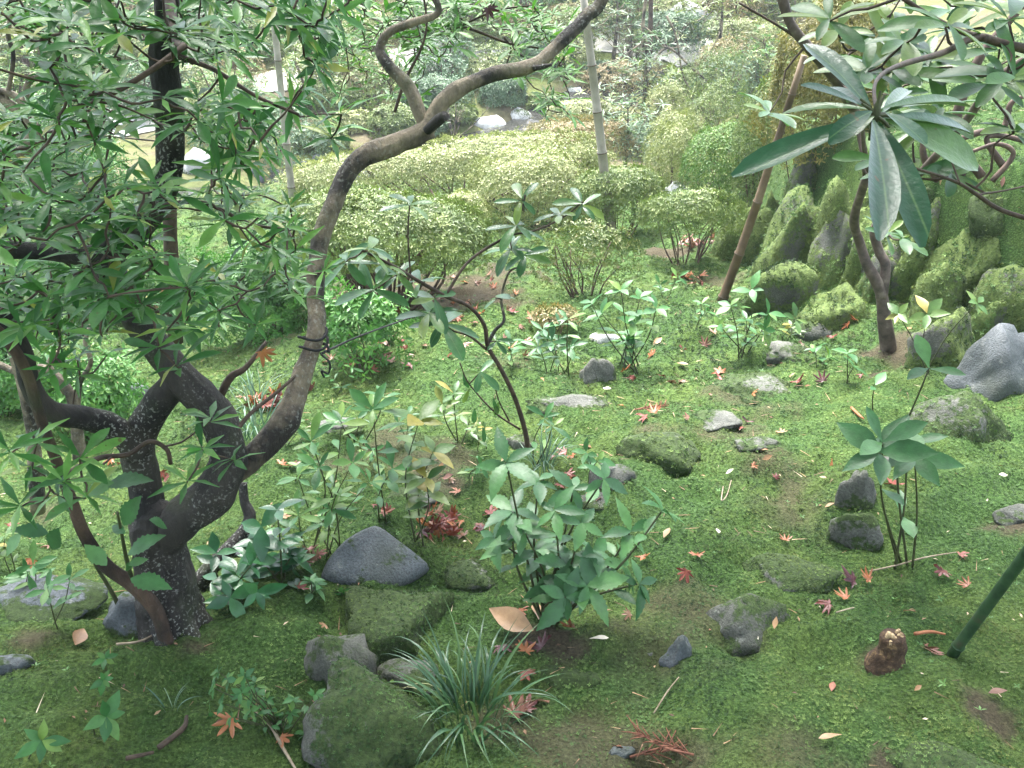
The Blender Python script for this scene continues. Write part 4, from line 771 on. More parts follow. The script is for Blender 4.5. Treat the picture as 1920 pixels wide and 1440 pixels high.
bush(1200, 300, 1160, 1245, 232, 'dark blue-green shrub right of the pale bamboo pole', TEAL, 'teal', 1200, .03, 14, .15, .9, name='evergreen_shrub', cat='shrub')
bush(1050, 640, 1000, 1080, 585, 'wispy olive dwarf shrub with reddish stems at centre', AZBRN, 'az_brn', 260, .02, 15, .6, .9, stems=7, lump=.25)
bush(640, 700, 600, 760, 560, 'feathery bright green shrub right of the bent limb', FEATH, 'feather', 850, .026, 16, .4, .8, lump=.75, flat=2, name='feathery_shrub', cat='shrub', stems=8, inner=.8)
bush(170, 830, 95, 250, 690, 'feathery bright green shrub behind the curly limbs', FEATH, 'feather', 900, .028, 17, .2, .8, lump=.7, flat=2, name='feathery_shrub', cat='shrub', inner=.8)
bush(170, 600, 20, 330, 400, 'bright green loose shrub behind the old tree trunk', FEATH, 'feather', 2200, .032, 18, .2, .6, lump=.6, flat=2, name='feathery_shrub', cat='shrub', inner=.8)
bush(480, 640, 380, 600, 470, 'light green loose shrub between old trunk and bent limb', FEATH, 'feather', 1900, .03, 19, .25, .7, lump=.6, flat=2, name='feathery_shrub', cat='shrub', inner=.8)
bush(20, 760, -80, 110, 620, 'low green shrub at the left edge behind curly limbs', FEATH, 'feather', 1500, .032, 20, .2, .8, lump=.3, name='feathery_shrub', cat='shrub', inner=.8)
bush(60, 420, -80, 220, 200, 'tall bright green shrub at far left seen through leaves', FEATH, 'feather', 3000, .045, 21, .1, .7, lump=.3, name='feathery_shrub', cat='shrub', inner=.8)
# far bank
FAR = [(455, 300, 370, 600, 200, TEAL, 'teal', 'blue-green clipped mound behind the thin bamboo pole'), (590, 285, 555, 650, 240, AZGRN, 'az_green', 'low green mound above the stream edging stones'), (800, 205, 750, 850, 150, TEAL, 'teal', 'grey-green mound just left of the rising limb'), (730, 255, 690, 790, 200, AZGRN, 'az_green', 'small green mound under the limb fork'),
       (940, 195, 900, 985, 140, TEAL, 'teal', 'grey-green mound under the dark limb'), (1010, 130, 965, 1075, 60, TEAL, 'teal', 'grey-green mound high on the far bank above the limb'), (900, 90, 850, 960, 40, AZGRN, 'az_green', 'green mound on the far bank at top centre'), (620, 200, 560, 690, 150, AZGRN, 'az_green', 'low green mound below the far path, left'),
       (1145, 180, 1080, 1230, 120, AZBRN, 'az_brn', 'brownish mound right of the pale pole, far bank'), (1100, 235, 1030, 1160, 190, AZYEL, 'az_yel', 'pale yellow low mound right of the stream rocks'), (460, 120, 380, 540, 60, AZGRN, 'az_green', 'green mound far behind the old tree leaves'), (250, 130, 160, 340, 60, AZGRN, 'az_green', 'green mound at far left behind the leaves'),
       (660, 75, 590, 740, 20, AZYEL, 'az_yel', 'yellow-green mound at the top behind light sprays'), (1400, 120, 1340, 1470, 40, AZYEL, 'az_yel', 'pale yellow mound at the top right of the far bank'), (830, 50, 760, 900, 5, TEAL, 'teal', 'grey-green mound at the very top centre'), (1250, 80, 1190, 1310, 25, TEAL, 'teal', 'blue-green mound beside the white stone at the top'), (1060, 60, 1010, 1110, 10, AZBRN, 'az_brn', 'brown mound at the top near the limb end'), (560, 60, 500, 620, 0, TEAL, 'teal', 'grey-green mound at the top left of the light sprays')]
for i, (px, by, x0, x1, top, st, key, lb) in enumerate(FAR): bush(px, by, x0, x1, top, lb, st, key, 1300, .05, 200+i, .1, .8, cat='shrub', name='clipped_shrub', stems=4)

MORE = [(690, 130, 650, 730, 95, AZGRN, 'az_green', 'small green mound left of the pale branch, far bank'), (870, 160, 830, 905, 128, AZYEL, 'az_yel', 'yellowish low mound between the limb and path'), (780, 250, 745, 835, 215, TEAL, 'teal', 'silvery twiggy mound right of the limb fork'), (860, 230, 830, 890, 200, AZGRN, 'az_green', 'small mound left of the white stream stones'), (1000, 110, 960, 1040, 85, AZYEL, 'az_yel', 'yellow mossy mound just above the dark limb'), (660, 245, 620, 700, 212, AZYEL, 'az_yel', 'yellow mossy mound left of the limb fork'), (520, 225, 480, 560, 190, AZGRN, 'az_green', 'green mound left of the thin bamboo pole'),
        (700, 60, 660, 750, 30, AZBRN, 'az_brn', 'brown mound behind the light sprays'), (960, 50, 920, 1000, 20, AZBRN, 'az_brn', 'brown low mound at the top behind light leaves'), (1180, 45, 1140, 1230, 5, AZBRN, 'az_brn', 'brownish mound at the top right of the pale pole'), (1350, 70, 1310, 1390, 40, AZGRN, 'az_green', 'green mound right of the flat white stone'), (1290, 180, 1240, 1340, 135, AZGRN, 'az_green', 'green mound behind the large azalea mass'), (1390, 160, 1350, 1440, 110, AZYEL, 'az_yel', 'yellow mound right behind the azalea mass'), (1120, 150, 1090, 1160, 118, TEAL, 'teal', 'blue-green mound touching the pale pole, far bank'), (1010, 205, 985, 1050, 178, AZGRN, 'az_green', 'low green mound at the stream edge'), (320, 180, 260, 390, 120, TEAL, 'teal', 'blue-green mound behind the upper old trunk'), (80, 120, 20, 150, 60, AZYEL, 'az_yel', 'yellow-green mound at the far left')]
for i, (px, by, x0, x1, top, st, key, lb) in enumerate(MORE): bush(px, by, x0, x1, top, lb, st, key, 900, .05, 300+i, .1, .8, cat='shrub', name='clipped_shrub', stems=3, lump=.2)
# bare twiggy shrubs on the far bank
for i, (px, by, top, w, lb) in enumerate([(830, 150, 70, 60, 'bare grey twiggy shrub on the white slab'), (850, 265, 190, 70, 'bare silvery twiggy shrub between limb and white stones'), (1180, 120, 30, 60, 'bare dark twiggy shrub right of the pale pole'), (980, 90, 20, 60, 'bare brown twiggy shrub above the limb'), (610, 140, 60, 60, 'bare twiggy shrub left of the pale branch'), (1330, 230, 120, 80, 'bare grey twiggy shrub in front of the azalea mass')]):
    g = hit(px, by); s = psize(g); h = at(px, top, g[1])[2]-g[2]; t = Thing('bare_shrub', g, lb, 'shrub'); r_ = np.random.default_rng(i+5)
    for k in range(12):
        e = g+A(r_.normal()*w*.4*s, r_.normal()*w*.4*s, h*r_.uniform(.6, 1)); m = g*.5+e*.5+r_.normal(size=3)*.05*h; mb = MB(); tube(mb, [g-A(0, 0, .03), m, e], [.012, .008, .003], 5, 3); o = t.part('stem', mb, M_BARKP)
        mb = MB()
        for q in range(5): b = m+(e-m)*r_.uniform(0, 1); tube(mb, [b, b+A(r_.normal()*.3, r_.normal()*.3, r_.uniform(.1, .5))*h*.35], [.004, .0015], 4, 1, cap=False)
        t.part('twigs', mb, M_BARKP, o, 'stuff')
def broad(px, by, x0, x1, top, lb, n, L, seed, stops=TEAL, key='teal_o'):
    g = hit(px, by); s = psize(g); P = at((x0+x1)/2, top, g[1]); h = P[2]-g[2]; rx = (x1-x0)*s/2
    t = Thing('broadleaf_shrub', g, lb, 'shrub', None); r_ = np.random.default_rng(seed); cs = g+np.stack([r_.normal(size=n)*rx*.45, r_.normal(size=n)*rx*.4, h*(.25+.75*r_.uniform(0, 1, n))], 1); lvx = []
    for c in cs: lvx += list(zip(*whorl(c, A(U(-.5, .5), U(-.5, .5), 1), 6, L, 70, .3, .1)))
    mb = MB(); tube(mb, [g-A(0, 0, .05), g+A(.05*rx, 0, h*.5), g+A(0, 0, h*.95)], [.03*h, .02*h, .008*h], 8, 4, .1); t.part('trunk', mb, M_BARKP)
    mb = MB(); greedy_twigs(mb, [g+A(0, 0, h*k) for k in (.3, .45, .6, .75, .9)], cs, .004, 4, .1, .012); t.part('twigs', mb, M_BARKP, None, 'stuff')
    mb = MB(); mb.inst(P_OBLAN_LO, np.array([q[1] for q in lvx]), np.array([q[0] for q in lvx]), np.array([q[2] for q in lvx])); t.part('crown', mb, leafmat(key, stops, .4, .3), None, 'stuff')
broad(1200, 260, 1130, 1290, 60, 'blue-green broadleaf shrub beyond the pale bamboo pole', 150, .12, 1); broad(1170, 330, 1120, 1250, 190, 'lower teal broadleaf shrub right of the pale bamboo pole', 90, .11, 2)
broad(1340, 140, 1270, 1430, -30, 'pale green airy shrub at the top right of the far bank', 130, .13, 3, AZGRN, 'az_green'); broad(1150, 110, 1080, 1240, -40, 'teal shrub at the top behind the limb end', 110, .15, 4); broad(1480, 60, 1400, 1560, -60, 'green airy shrub at the top above the orange azalea', 110, .14, 5, AZGRN, 'az_green')
broad(880, 60, 800, 960, -60, 'green shrub at the very top of the far bank', 110, .16, 6, AZGRN, 'az_green'); broad(400, 80, 300, 520, -80, 'green shrub far behind the old trunk', 120, .18, 7, AZGRN, 'az_green'); broad(120, 140, -40, 260, -80, 'green shrub at the far left top', 140, .2, 8, AZGRN, 'az_green')

# the crowd of shrubs over the far bank: a few kinds, copied
KINDS = [('grey-green clipped', TEAL, 'teal', 1), ('yellow-green clipped', AZYEL, 'az_yel', 1), ('green clipped', AZGRN, 'az_green', 1), ('airy broadleaf', AZGRN, 'az_green', 0), ('dark broadleaf', GREEN, 'tree', 0), ('brownish clipped', AZBRN, 'az_brn', 1)]
protos = []
for i, (kn, stp, key, clip) in enumerate(KINDS):
    M = leafmat(key, stp, .5, .32); r_ = np.random.default_rng(i+400); st_ = MB()
    if clip: cm = bush_mesh(A(0, 0, 0), .55, .5, .62, M, 'x', 800, .05, 400+i, .15, 2.3, .22)
    else:
        cm = MB(); c = np.stack([r_.normal(size=110)*.42, r_.normal(size=110)*.42, .25+1.0*r_.uniform(0, 1, 110)], 1); q = [w for p in c for w in zip(*whorl(p, A(U(-.5, .5), U(-.5, .5), 1), 6, .13, 68, .3, .1))]
        cm.inst(P_OBLAN_LO, np.array([w[1] for w in q]), np.array([w[0] for w in q]), np.array([w[2] for w in q]))
    for k in range(5): a = r_.uniform(0, 6.28); e = A(.3*math.cos(a), .3*math.sin(a), .5 if clip else .95); tube(st_, [A(.04*math.cos(a), .04*math.sin(a), -.08), e*.5+A(0, 0, .02), e], [.022, .016, .008], 5, 3, cap=False)
    protos.append((cm.mesh('crown', M), st_.mesh('stems', STEMM)))
r_ = np.random.default_rng(77); n_ = 0
while n_ < 120:
    px, py = r_.uniform(-60, 1460), 8+262*r_.uniform(0, 1)**1.3
    if (480 < px < 1180 and 205 < py) or (700 < px < 900 and 95 < py < 135 and r_.uniform() < .6): continue
    g = hit(px, py); kd = r_.integers(6); kn = KINDS[kd][0]; sc = r_.uniform(.55, 1.15)*(1 if g[1] < 18 else 1.35)
    if seg_dist(g[0], g[1], STREAM) < .7 and True: continue
    o = link('far_shrub', None, g-A(0, 0, .05)); o.rotation_euler.z = r_.uniform(0, 6.28); o.scale = (sc, sc, sc*r_.uniform(.8, 1.15))
    tag(o, ('low ' if sc < .75 else 'tall ' if sc > 1.05 else '')+kn+' shrub '+('high on the far bank ' if py < 70 else 'midway up the far bank ' if py < 150 else 'low on the far bank ')+next(w_ for lim, w_ in ((120, 'at the left edge'), (300, 'left of the old trunk'), (510, 'behind the old tree leaves'), (700, 'right of the thin bamboo pole'), (900, 'around the limb fork'), (1090, 'above the dark limb'), (1230, 'right of the pale bamboo pole'), (1600, 'toward the orange azalea')) if px < lim), 'shrub', 'shrubs crowding the far bank'); a = link('crown', protos[kd][0], (0, 0, 0), o); a['kind'] = 'stuff'; b = link('stems', protos[kd][1], (0, 0, 0), o); b['kind'] = 'stuff'; n_ += 1
# slim trunks standing on the far bank
for i, (px, py, top, w, lb) in enumerate([(1208, 170, -60, 11, 'slim dark tree trunk on the far bank right of the pale pole'), (430, 120, -60, 14, 'slim tree trunk on the far bank left of the thin pole'), (960, 60, -60, 14, 'slim trunk on the far bank at the top centre'), (90, 160, -60, 15, 'slim trunk on the far bank at far left'), (735, 60, -60, 12, 'thin trunk on the far bank behind the light sprays')]):
    g = hit(px, py); t = Thing('far_tree', g, lb, 'tree'); s = psize(g); P = [g-A(0, 0, .1), at(px+12, (py+top)/2, g[1]), at(px-8, top, g[1])+A(0, 0, 2)]; mb = MB(); tube(mb, P, [w*s/2, w*s*.42, w*s*.25], 8, 6, .12, seed=i); t.part('trunk', mb, M_BROWN)
    cs2 = [P[2]+A(*(rng.normal(size=2)*.9), U(-.6, 1.6)) for k in range(70)]; q = [w_ for p in cs2 for w_ in zip(*whorl(p, A(U(-.5, .5), U(-.5, .5), 1), 6, .16, 68, .3, .1))]
    mb = MB(); mb.inst(P_OBLAN_LO, np.array([w_[1] for w_ in q]), np.array([w_[0] for w_ in q]), np.array([w_[2] for w_ in q])); t.part('crown', mb, leafmat('az_green', AZGRN, .5, .32), None, 'stuff')
# bare grey-barked tree on the far bank
g = hit(1270, 250); ft = Thing('bare_tree', g, 'thin bare grey-branched tree right of the pale bamboo pole', 'tree'); y = g[1]
for i, sp in enumerate([[(1215, 220, 10, y), (1212, 150, 9, y), (1205, 60, 8, y), (1215, -30, 7, y)], [(1212, 140, 5, y), (1250, 90, 5, y), (1300, 130, 4, y), (1360, 180, 3, y)], [(1250, 90, 4, y), (1220, 60, 4, y), (1200, 45, 3, y)], [(1250, 30, 5, y), (1268, 70, 4, y), (1280, 140, 4, y), (1300, 175, 3, y)], [(1205, 80, 4, y), (1160, 110, 3, y), (1130, 120, 3, y)], [(1300, 130, 3, y), (1330, 100, 2.5, y), (1350, 60, 2, y)]]): limb(ft, 'branch' if i else 'trunk', sp, M_BARKP, 7, 5, .06, 95+i)
#FEATH = [(0PART4FEATH = [(0
# ------------------------------------------------------------------ seedlings and low plants
M_GLOSS = leafmat('glossy', [(0, (.018, .07, .028)), (.7, (.035, .12, .045)), (1, (.06, .17, .06))], .30, .2, .38, obj=True)
M_SEED = leafmat('seedling', [(0, (.035, .115, .035)), (.7, (.065, .18, .05)), (1, (.15, .24, .05))], .42, .33, .35, obj=True)
M_YEL = leafmat('yellowing', [(0, (.06, .14, .04)), (.7, (.12, .19, .045)), (1, (.30, .24, .05))], .4, .35, obj=True)
def plant(base, tips, L, label, k=5, along=2, proto=P_LANCE, mat=None, name='seedling', cat='seedling', r=.0022, group=None, dY=.0, wide=1.0, spread=64, droop=.1, jit=.02, stemmat=None, lowfrac=.45):
    g = hit(*base); t = Thing(name, g, label, cat, group); mat = mat or M_SEED; me = [leafmesh(proto, mat, q) for q in range(3)]
    for tp in tips:
        px, py = tp[:2]; e = at(px, py, g[1]+dY+(tp[2] if len(tp) > 2 else U(-.04, .04))); b = g+A(U(-jit, jit), U(-jit, jit), 0); b[2] = gz(b[0], b[1])-.008
        m = b*.5+e*.5+A(U(-.1, .1), U(-.05, .05), .05)*np.linalg.norm(e-b); mb = MB(); C = tube(mb, [b, m, e], [r*1.3, r, r*.7], 6, 5); sp = t.part('stem', mb, stemmat or M_STEM)
        Lw = L*U(.85, 1.1)
        for P, R, S in zip(*whorl(e, nrm(C[-1]-C[-3])+A(0, -.25, 0), k, Lw, spread, .3, droop)): t.piece('leaf', me[rng.integers(3)], P, R, S*A(1, wide, 1), sp)
        for q in range(along):
            c = C[int(len(C)*(lowfrac+(.97-lowfrac)*(q+U(0, .7))/max(along, 1)))-1]; a = U(0, 6.28)
            for sgn in (0, math.pi) if U(0, 1) < .55 else (0,):
                d = A(math.cos(a+sgn), math.sin(a+sgn), U(.05, .5)); t.piece('leaf', me[rng.integers(3)], c, frame(d, A(0, -.2, 1)+U(-.2, .2, 3)), Lw*U(.7, 1)*A(1, wide, 1), sp)
    return t
# the serrated shrub at the centre
plant((1032, 1172), [(950, 870), (1010, 905), (1075, 920), (1130, 900), (1180, 1000), (985, 1000), (1015, 1045), (1060, 1060), (1110, 1035), (960, 960), (1165, 1060), (1040, 960), (1090, 985), (1240, 960), (1060, 1120, -.1), (930, 1010), (1195, 1095), (1100, 1100, -.08)], .088, 'dense shrub of serrated glossy leaves at the centre foreground', 5, 2, P_SERR, M_SERRO, 'serrated_shrub', 'shrub', .003, wide=1.0, spread=74, droop=.18, jit=.03)
plant((605, 1035), [(585, 830), (640, 800), (560, 900), (660, 870), (600, 880), (690, 905), (560, 970), (620, 955)], .075, 'bushy clump of slender-leaved seedlings left of the blue-grey slab', 5, 3, P_LANCE, M_SEED, r=.0018, jit=.05)
plant((722, 985), [(700, 770), (735, 880)], .085, 'tall thin two-stemmed seedling behind the blue-grey slab', 5, 3, P_LANCE, M_SEED, r=.002)
plant((785, 1018), [(785, 790), (810, 850), (800, 900)], .09, 'thin-stemmed yellowing seedling right of the blue-grey slab', 4, 4, P_OVAL, M_YEL, r=.0022, lowfrac=.5)
plant((425, 1140), [(405, 1040), (440, 1080), (470, 1060), (430, 1120, -.05), (480, 1110, -.05)], .07, 'dark glossy low plant right of the old tree foot', 4, 2, P_OVAL, M_GLOSS, 'glossy_plant', 'plant', wide=1.0)
plant((520, 1090), [(490, 990), (530, 1010), (545, 1045), (505, 1050), (550, 1080), (520, 960), (480, 1030)], .082, 'glossy broad-leaved plant left of the seedling clump', 3, 3, P_OVAL, M_GLOSS, 'glossy_plant', 'plant', spread=80, wide=1.05)
plant((586, 1128), [(584, 1090), (592, 1100)], .05, 'tiny seedling at the left foot of the blue-grey slab', 5, 1, P_OVAL, M_SERRO)
plant((1688, 1070), [(1742, 690), (1700, 835), (1655, 830)], .10, 'tall thin-stemmed seedling with few leaves, right foreground', 3, 1, P_LANCE, M_SERRO, 'tall_seedling', r=.0028, wide=1.2)
plant((1700, 1062), [(1650, 850, -.05), (1715, 860, -.05)], .12, 'broad-leaved seedling close beside the tall thin one', 5, 0, P_OVAL, M_SERRO, r=.0026, spread=78, wide=.95)
plant((1735, 700), [(1685, 590, -.1), (1738, 590, -.1), (1830, 570, -.1)], .085, 'seedling with yellow-edged leaf rosettes before the dark boulder', 5, 0, P_OVAL, M_YEL, r=.002)
plant((1395, 668), [(1370, 575), (1410, 545), (1440, 590), (1350, 610), (1400, 600), (1430, 620)], .08, 'leafy seedling clump right of the brown bamboo pole foot', 4, 2, P_OVAL, M_SEED, r=.0025, jit=.05)
plant((1180, 690), [(1165, 545), (1200, 560), (1130, 590), (1230, 580), (1175, 640), (1190, 610), (1110, 570)], .088, 'leafy seedling clump beside the small light grey stone', 4, 2, P_OVAL, M_SEED, r=.0028, jit=.06)
plant((1042, 698), [(1020, 620), (1050, 610), (1070, 650), (1010, 650), (1035, 640)], .085, 'dark low seedling clump beyond the leaning sapling', 5, 2, P_LANCE, M_SERRO, r=.0022, jit=.05)
plant((1068, 705), [(1065, 600)], .08, 'single dark-stemmed seedling right of the low clump', 4, 1, P_LANCE, M_SEED, r=.003)
plant((1010, 870), [(1020, 785), (1035, 800)], .075, 'short seedling at the foot of the leaning sapling', 5, 1, P_LANCE, M_SEED)
plant((1590, 720), [(1590, 665), (1600, 690)], .07, 'small pale seedling beside the bare dark soil', 4, 0, P_OVAL, M_SERRO)
plant((1640, 770), [(1640, 725)], .075, 'two-leaved seedling in front of the bare dark soil', 2, 0, P_OVAL, M_SERRO)
plant((860, 830), [(850, 740), (880, 790), (830, 760)], .07, 'sparse yellowish seedling left of the leaning sapling', 4, 2, P_LANCE, M_YEL)
plant((670, 830), [(640, 790), (690, 770), (720, 745)], .075, 'low pale seedling in the moss right of the bent limb', 5, 1, P_LANCE, M_SEED)
plant((1105, 905), [(1100, 850), (1120, 865)], .06, 'small light seedling behind the serrated shrub', 4, 1, P_OVAL, M_SEED)
plant((395, 870), [(390, 850), (420, 860)], .12, 'pale drooping seedling between the old trunk forks', 4, 0, P_LANCE, M_SEED)
for px, py, lb in [(190, 1300, 'small pale rosette on the moss bank, upper one of the left pair'), (195, 1370, 'larger rosette in the moss bank below the small pale one'), (75, 1415, 'green rosette at the bottom left corner'), (570, 1405, 'tiny rosette beside the bottom mossy boulder'), (745, 1305, 'tiny light green rosette on the bottom mossy boulder'), (195, 1262, 'bluish tiny rosette high on the moss bank'), (640, 1142, 'pale leaflet sprig on the large mossy boulder')]:
    plant((px, py), [(px+3, py-26)], .05 if 'larger' in lb or 'corner' in lb else .03, lb, 6, 0, P_OVAL, M_SEED, 'rosette', 'seedling', .0012)
cr = plant((520, 1372), [(400, 1290), (430, 1275), (455, 1300), (480, 1285), (420, 1320), (440, 1345), (470, 1330), (500, 1310), (520, 1340), (550, 1315), (590, 1305), (400, 1340), (545, 1335), (460, 1270), (410, 1260)], .026, 'low creeping azalea sprig with pale small leaves, bottom left', 6, 2, P_OVAL, M_SEED, 'creeping_azalea', 'azalea', .0012, spread=72)
SCAT = [(640, 740, 690, 'beyond the bent limb'), (760, 830, 780, 'left of the sapling stem'), (905, 845, 800, 'just left of the sapling stem'), (560, 905, 850, 'right of the bent limb base'), (690, 870, 830, 'in the moss above the slab'), (880, 905, 860, 'above the serrated shrub'), (540, 840, 790, 'beside the bent limb'), (1300, 620, 570, 'left of the brown pole'), (1250, 560, 520, 'behind the centre clump'), (960, 690, 640, 'beside the sapling bend'), (1470, 640, 600, 'left of the moss-backed stone'), (1530, 690, 655, 'above the rounded mossy boulder'), (60, 1130, 1060, 'at the left edge near the wet rock'), (110, 1180, 1090, 'left of the dark grey boulder'), (30, 1080, 1010, 'at the left edge above the wet rock')]
for i, (px, py, tp, w_) in enumerate(SCAT):
    plant((px, py), [(px+U(-22, 22), tp), (px+U(-30, 30), tp+15)], .055 if py > 700 else .07, 'thin wispy seedling '+w_, 4, 2, P_LANCE, (M_SEED, M_YEL)[i % 4 == 2], r=.0014)
# grass tufts
def blade_proto(arc, w, n=9):
    s = np.linspace(0, 1, n+1); a = 1.45-arc*s**1.2; dx = np.cos(a)/n; dz = np.sin(a)/n; x = np.concatenate([[0], np.cumsum(dx[:-1])]); z = np.concatenate([[0], np.cumsum(dz[:-1])])
    ww = w*np.interp(s, [0, .15, .6, 1], [.6, 1, .9, .05]); V = np.concatenate([np.stack([x, 0*x, z], 1), np.stack([x, ww, z+.3*ww], 1), np.stack([x, -ww, z+.3*ww], 1)]); i = np.arange(n); k = n+1
    return V, None, np.concatenate([np.stack([i, i+1, k+i+1, k+i], 1), np.stack([i, 2*k+i, 2*k+i+1, i+1], 1)])
BL = [blade_proto(a, w) for a, w in ((1.0, .013), (1.4, .015), (1.8, .013), (2.2, .014), (2.6, .013))]
M_GRASS = leafmat('grass', [(0, (.022, .06, .026)), (.6, (.045, .11, .045)), (.93, (.08, .15, .05)), (1, (.35, .33, .16))], .35, .2, obj=True)
M_GRASSB = leafmat('grass_blue', [(0, (.04, .09, .06)), (.7, (.09, .17, .11)), (1, (.18, .26, .16))], .4, .25, obj=True)
def tuft(px, py, n, L, spread, label, mat, name='grass_tuft'):
    g = hit(px, py); t = Thing(name, g, label, 'grass'); me = [leafmesh(b, mat, 1) for b in BL]
    for i in range(n):
        a = U(0, 6.28); q = spread*math.sqrt(U(0, 1)); b = g+A(q*math.cos(a), q*math.sin(a), 0); b[2] = gz(b[0], b[1])-.005; a += U(-.7, .7); d = A(math.cos(a), math.sin(a), 0)
        t.piece('blade', me[rng.integers(len(me))], b, frame(d, A(0, 0, 1)+.25*rng.normal(size=3)), L*U(.55, 1.1)*A(1, U(.7, 1.1), 1))
tuft(885, 1350, 95, .235, .08, 'dark green arching grass tuft in the bottom centre', M_GRASS)
tuft(480, 815, 60, .22, .09, 'bluish grass tuft between the bent limb and the old trunk', M_GRASSB)
tuft(480, 770, 40, .2, .07, 'bluish grass tuft just beyond, next to a heap of red leaves', M_GRASSB)
tuft(1020, 880, 34, .16, .035, 'small bluish grass tuft at the foot of the leaning sapling', M_GRASSB)
tuft(320, 1335, 6, .09, .02, 'few thin grass blades on the moss bank', M_GRASSB)
tuft(715, 1215, 8, .08, .02, 'few pale grass blades on the large mossy boulder', M_GRASSB)

# ------------------------------------------------------------------ stump, sticks, litter
g = hit(1664, 1240); st = Thing('stump', g, 'small rotten stump with crumbling pale top in the right foreground moss', 'stump')
mb = MB(); tube(mb, [g-A(0, 0, .02), g+A(0, 0, .012), g+A(.002, 0, .035), g+A(-.004, .003, .072)], [.055, .038, .031, .027], 16, 5, .35, seed=5); st.part('wood', mb, simple('rotten_wood', [(.3, (.02, .012, .008)), (.55, (.06, .036, .02)), (.72, (.20, .13, .06))], 70, .9, 1, .008))
tp = [g+A(U(-.017, .017), U(-.02, .02), .068) for k in range(14)]
mb = MB()
for p in tp: tube(mb, [p-A(0, 0, .012), p+A(U(-.004, .004), U(-.004, .004), U(.004, .016))], [.006, .0035], 6, 2, .3)
st.part('splinters', mb, simple('pale_rot', [(.3, (.10, .06, .03)), (.7, (.5, .38, .22))], 90, .9), None, 'stuff')
def stick(pts, r, label, mat, name='stick', lift=.012):
    P = []
    for px, py in pts: q = hit(px, py); q[2] += lift; P.append(q)
    mb = MB(); tube(mb, P, [r]*(len(P)-1)+[r*.6], 7, 4, .08); c = P[0]; o = link(name, mb.mesh(name, mat, c), c); tag(o, label, 'stick')
M_RST = simple('rust_stick', [(.3, (.20, .07, .03)), (.7, (.36, .15, .07))], 40, .6); M_DRY = simple('dry_twig', [(.3, (.16, .12, .08)), (.7, (.34, .28, .2))], 50, .8)
stick([(1712, 1199), (1740, 1198), (1770, 1199)], .0042, 'short rust-brown stick right of the stump', M_RST)
stick([(1628, 1080), (1680, 1070), (1730, 1058), (1790, 1045)], .0022, 'thin grey twig running past the foot of the tall seedling', M_DRY)
stick([(220, 1217), (270, 1210), (320, 1180)], .003, 'pale forked twig below the sapling foot', M_DRY)
stick([(1566, 1158), (1590, 1150), (1600, 1147)], .0018, 'little yellow stalk beside the maple leaf cluster', M_DRY)
stick([(480, 1345), (510, 1375), (530, 1410), (560, 1460)], .004, 'brown bent twig at the bottom left of the mossy boulder', M_DRY)
stick([(1225, 1345), (1250, 1310), (1272, 1278)], .0018, 'pale dry grass head in the bottom moss', M_DRY)
stick([(1595, 772), (1610, 785), (1618, 795)], .005, 'tan bark strip on the moss by the thin seedlings', M_RST)
stick([(1815, 1203), (1825, 1178)], .0022, 'short pale twig left of the green pole', M_DRY)
stick([(300, 1410), (345, 1375), (352, 1350)], .006, 'dark knobbly root sticking up in the moss bank', M_TWIG); stick([(240, 1435), (290, 1420)], .005, 'dark root end at the bottom of the moss bank', M_TWIG)
stick([(1355, 920), (1352, 945), (1362, 935), (1370, 910)], .002, 'thin pale bent twig on the centre moss', M_DRY)
M_CON = simple('dead_conifer', [(.3, (.08, .03, .018)), (.7, (.20, .085, .05))], 60, .8)
def sprig(px, py, ang, L, label):
    g = hit(px, py); g[2] += .012; t = Thing('conifer_sprig', g, label, 'twig'); d = A(math.cos(ang), math.sin(ang), .05); s = A(-d[1], d[0], 0); mb = MB()
    tube(mb, [g, g+d*L*.5+s*.01, g+d*L], [.003, .0025, .001], 6, 3); t.part('twig', mb, M_CON); mb = MB()
    for k in range(26):
        b = g+d*L*U(.1, 1); e = b+(d*U(.5, 1)+s*U(-1, 1)+A(0, 0, U(0, .5)))*L*.3; tube(mb, [b, e], [.0022, .0008], 4, 1)
    t.part('needles', mb, M_CON, None, 'stuff')
sprig(1180, 1435, .15, .14, 'rust-red dead conifer sprig at the bottom centre'); sprig(1300, 1425, 2.7, .12, 'rust-red dead conifer sprig at the bottom, right one of the pair'); sprig(1190, 775, .2, .12, 'reddish dead conifer sprig above the oval boulder')

# ------------------------------------------------------------------ fallen leaves
def maple_proto(seed, curl):
    r_ = np.random.default_rng(seed); V = [[0, 0, 0]]; lob = [(-115, .42), (-75, .72), (-36, .95), (0, 1.0), (36, .95), (75, .72), (115, .42)]; ring = []
    for i, (a, l) in enumerate(lob):
        l *= r_.uniform(.72, 1.1); a += r_.uniform(-7, 7); 
        for da, f in ((-13, .56), (-6, .82), (0, 1.0), (6, .82), (13, .56)): ring.append((math.radians(a+da), l*f))
        if i < 6: ring.append((math.radians(a+19), .30))
    ring = [(math.radians(-165), .12)]+ring+[(math.radians(165), .12)]
    for a, l in ring: V.append([l*math.cos(a), l*math.sin(a), 0])
    V = np.array(V); rr = np.hypot(V[:, 0], V[:, 1]); V[:, 2] = curl*rr**2+.3*r_.normal()*V[:, 0]*V[:, 1]+.22*np.sin(r_.choice([2, 3])*np.arctan2(V[:, 1], V[:, 0])+r_.uniform(0, 6))*rr+.06*r_.normal(size=len(V))*(rr > .5)
    n = len(V)-1; return V, np.array([[0, i, i+1] for i in range(1, n)]), None
MAP = [maple_proto(k, c) for k, c in enumerate((.12, -.25, .45, .02, .7, -.45, .3, .9))]
P_OVL = [leafproto for leafproto in (leaf_proto(OVAL, 6, .25, .1), leaf_proto(OVAL, 6, .5, -.25), leaf_proto(OBLAN, 6, .2, .2))]
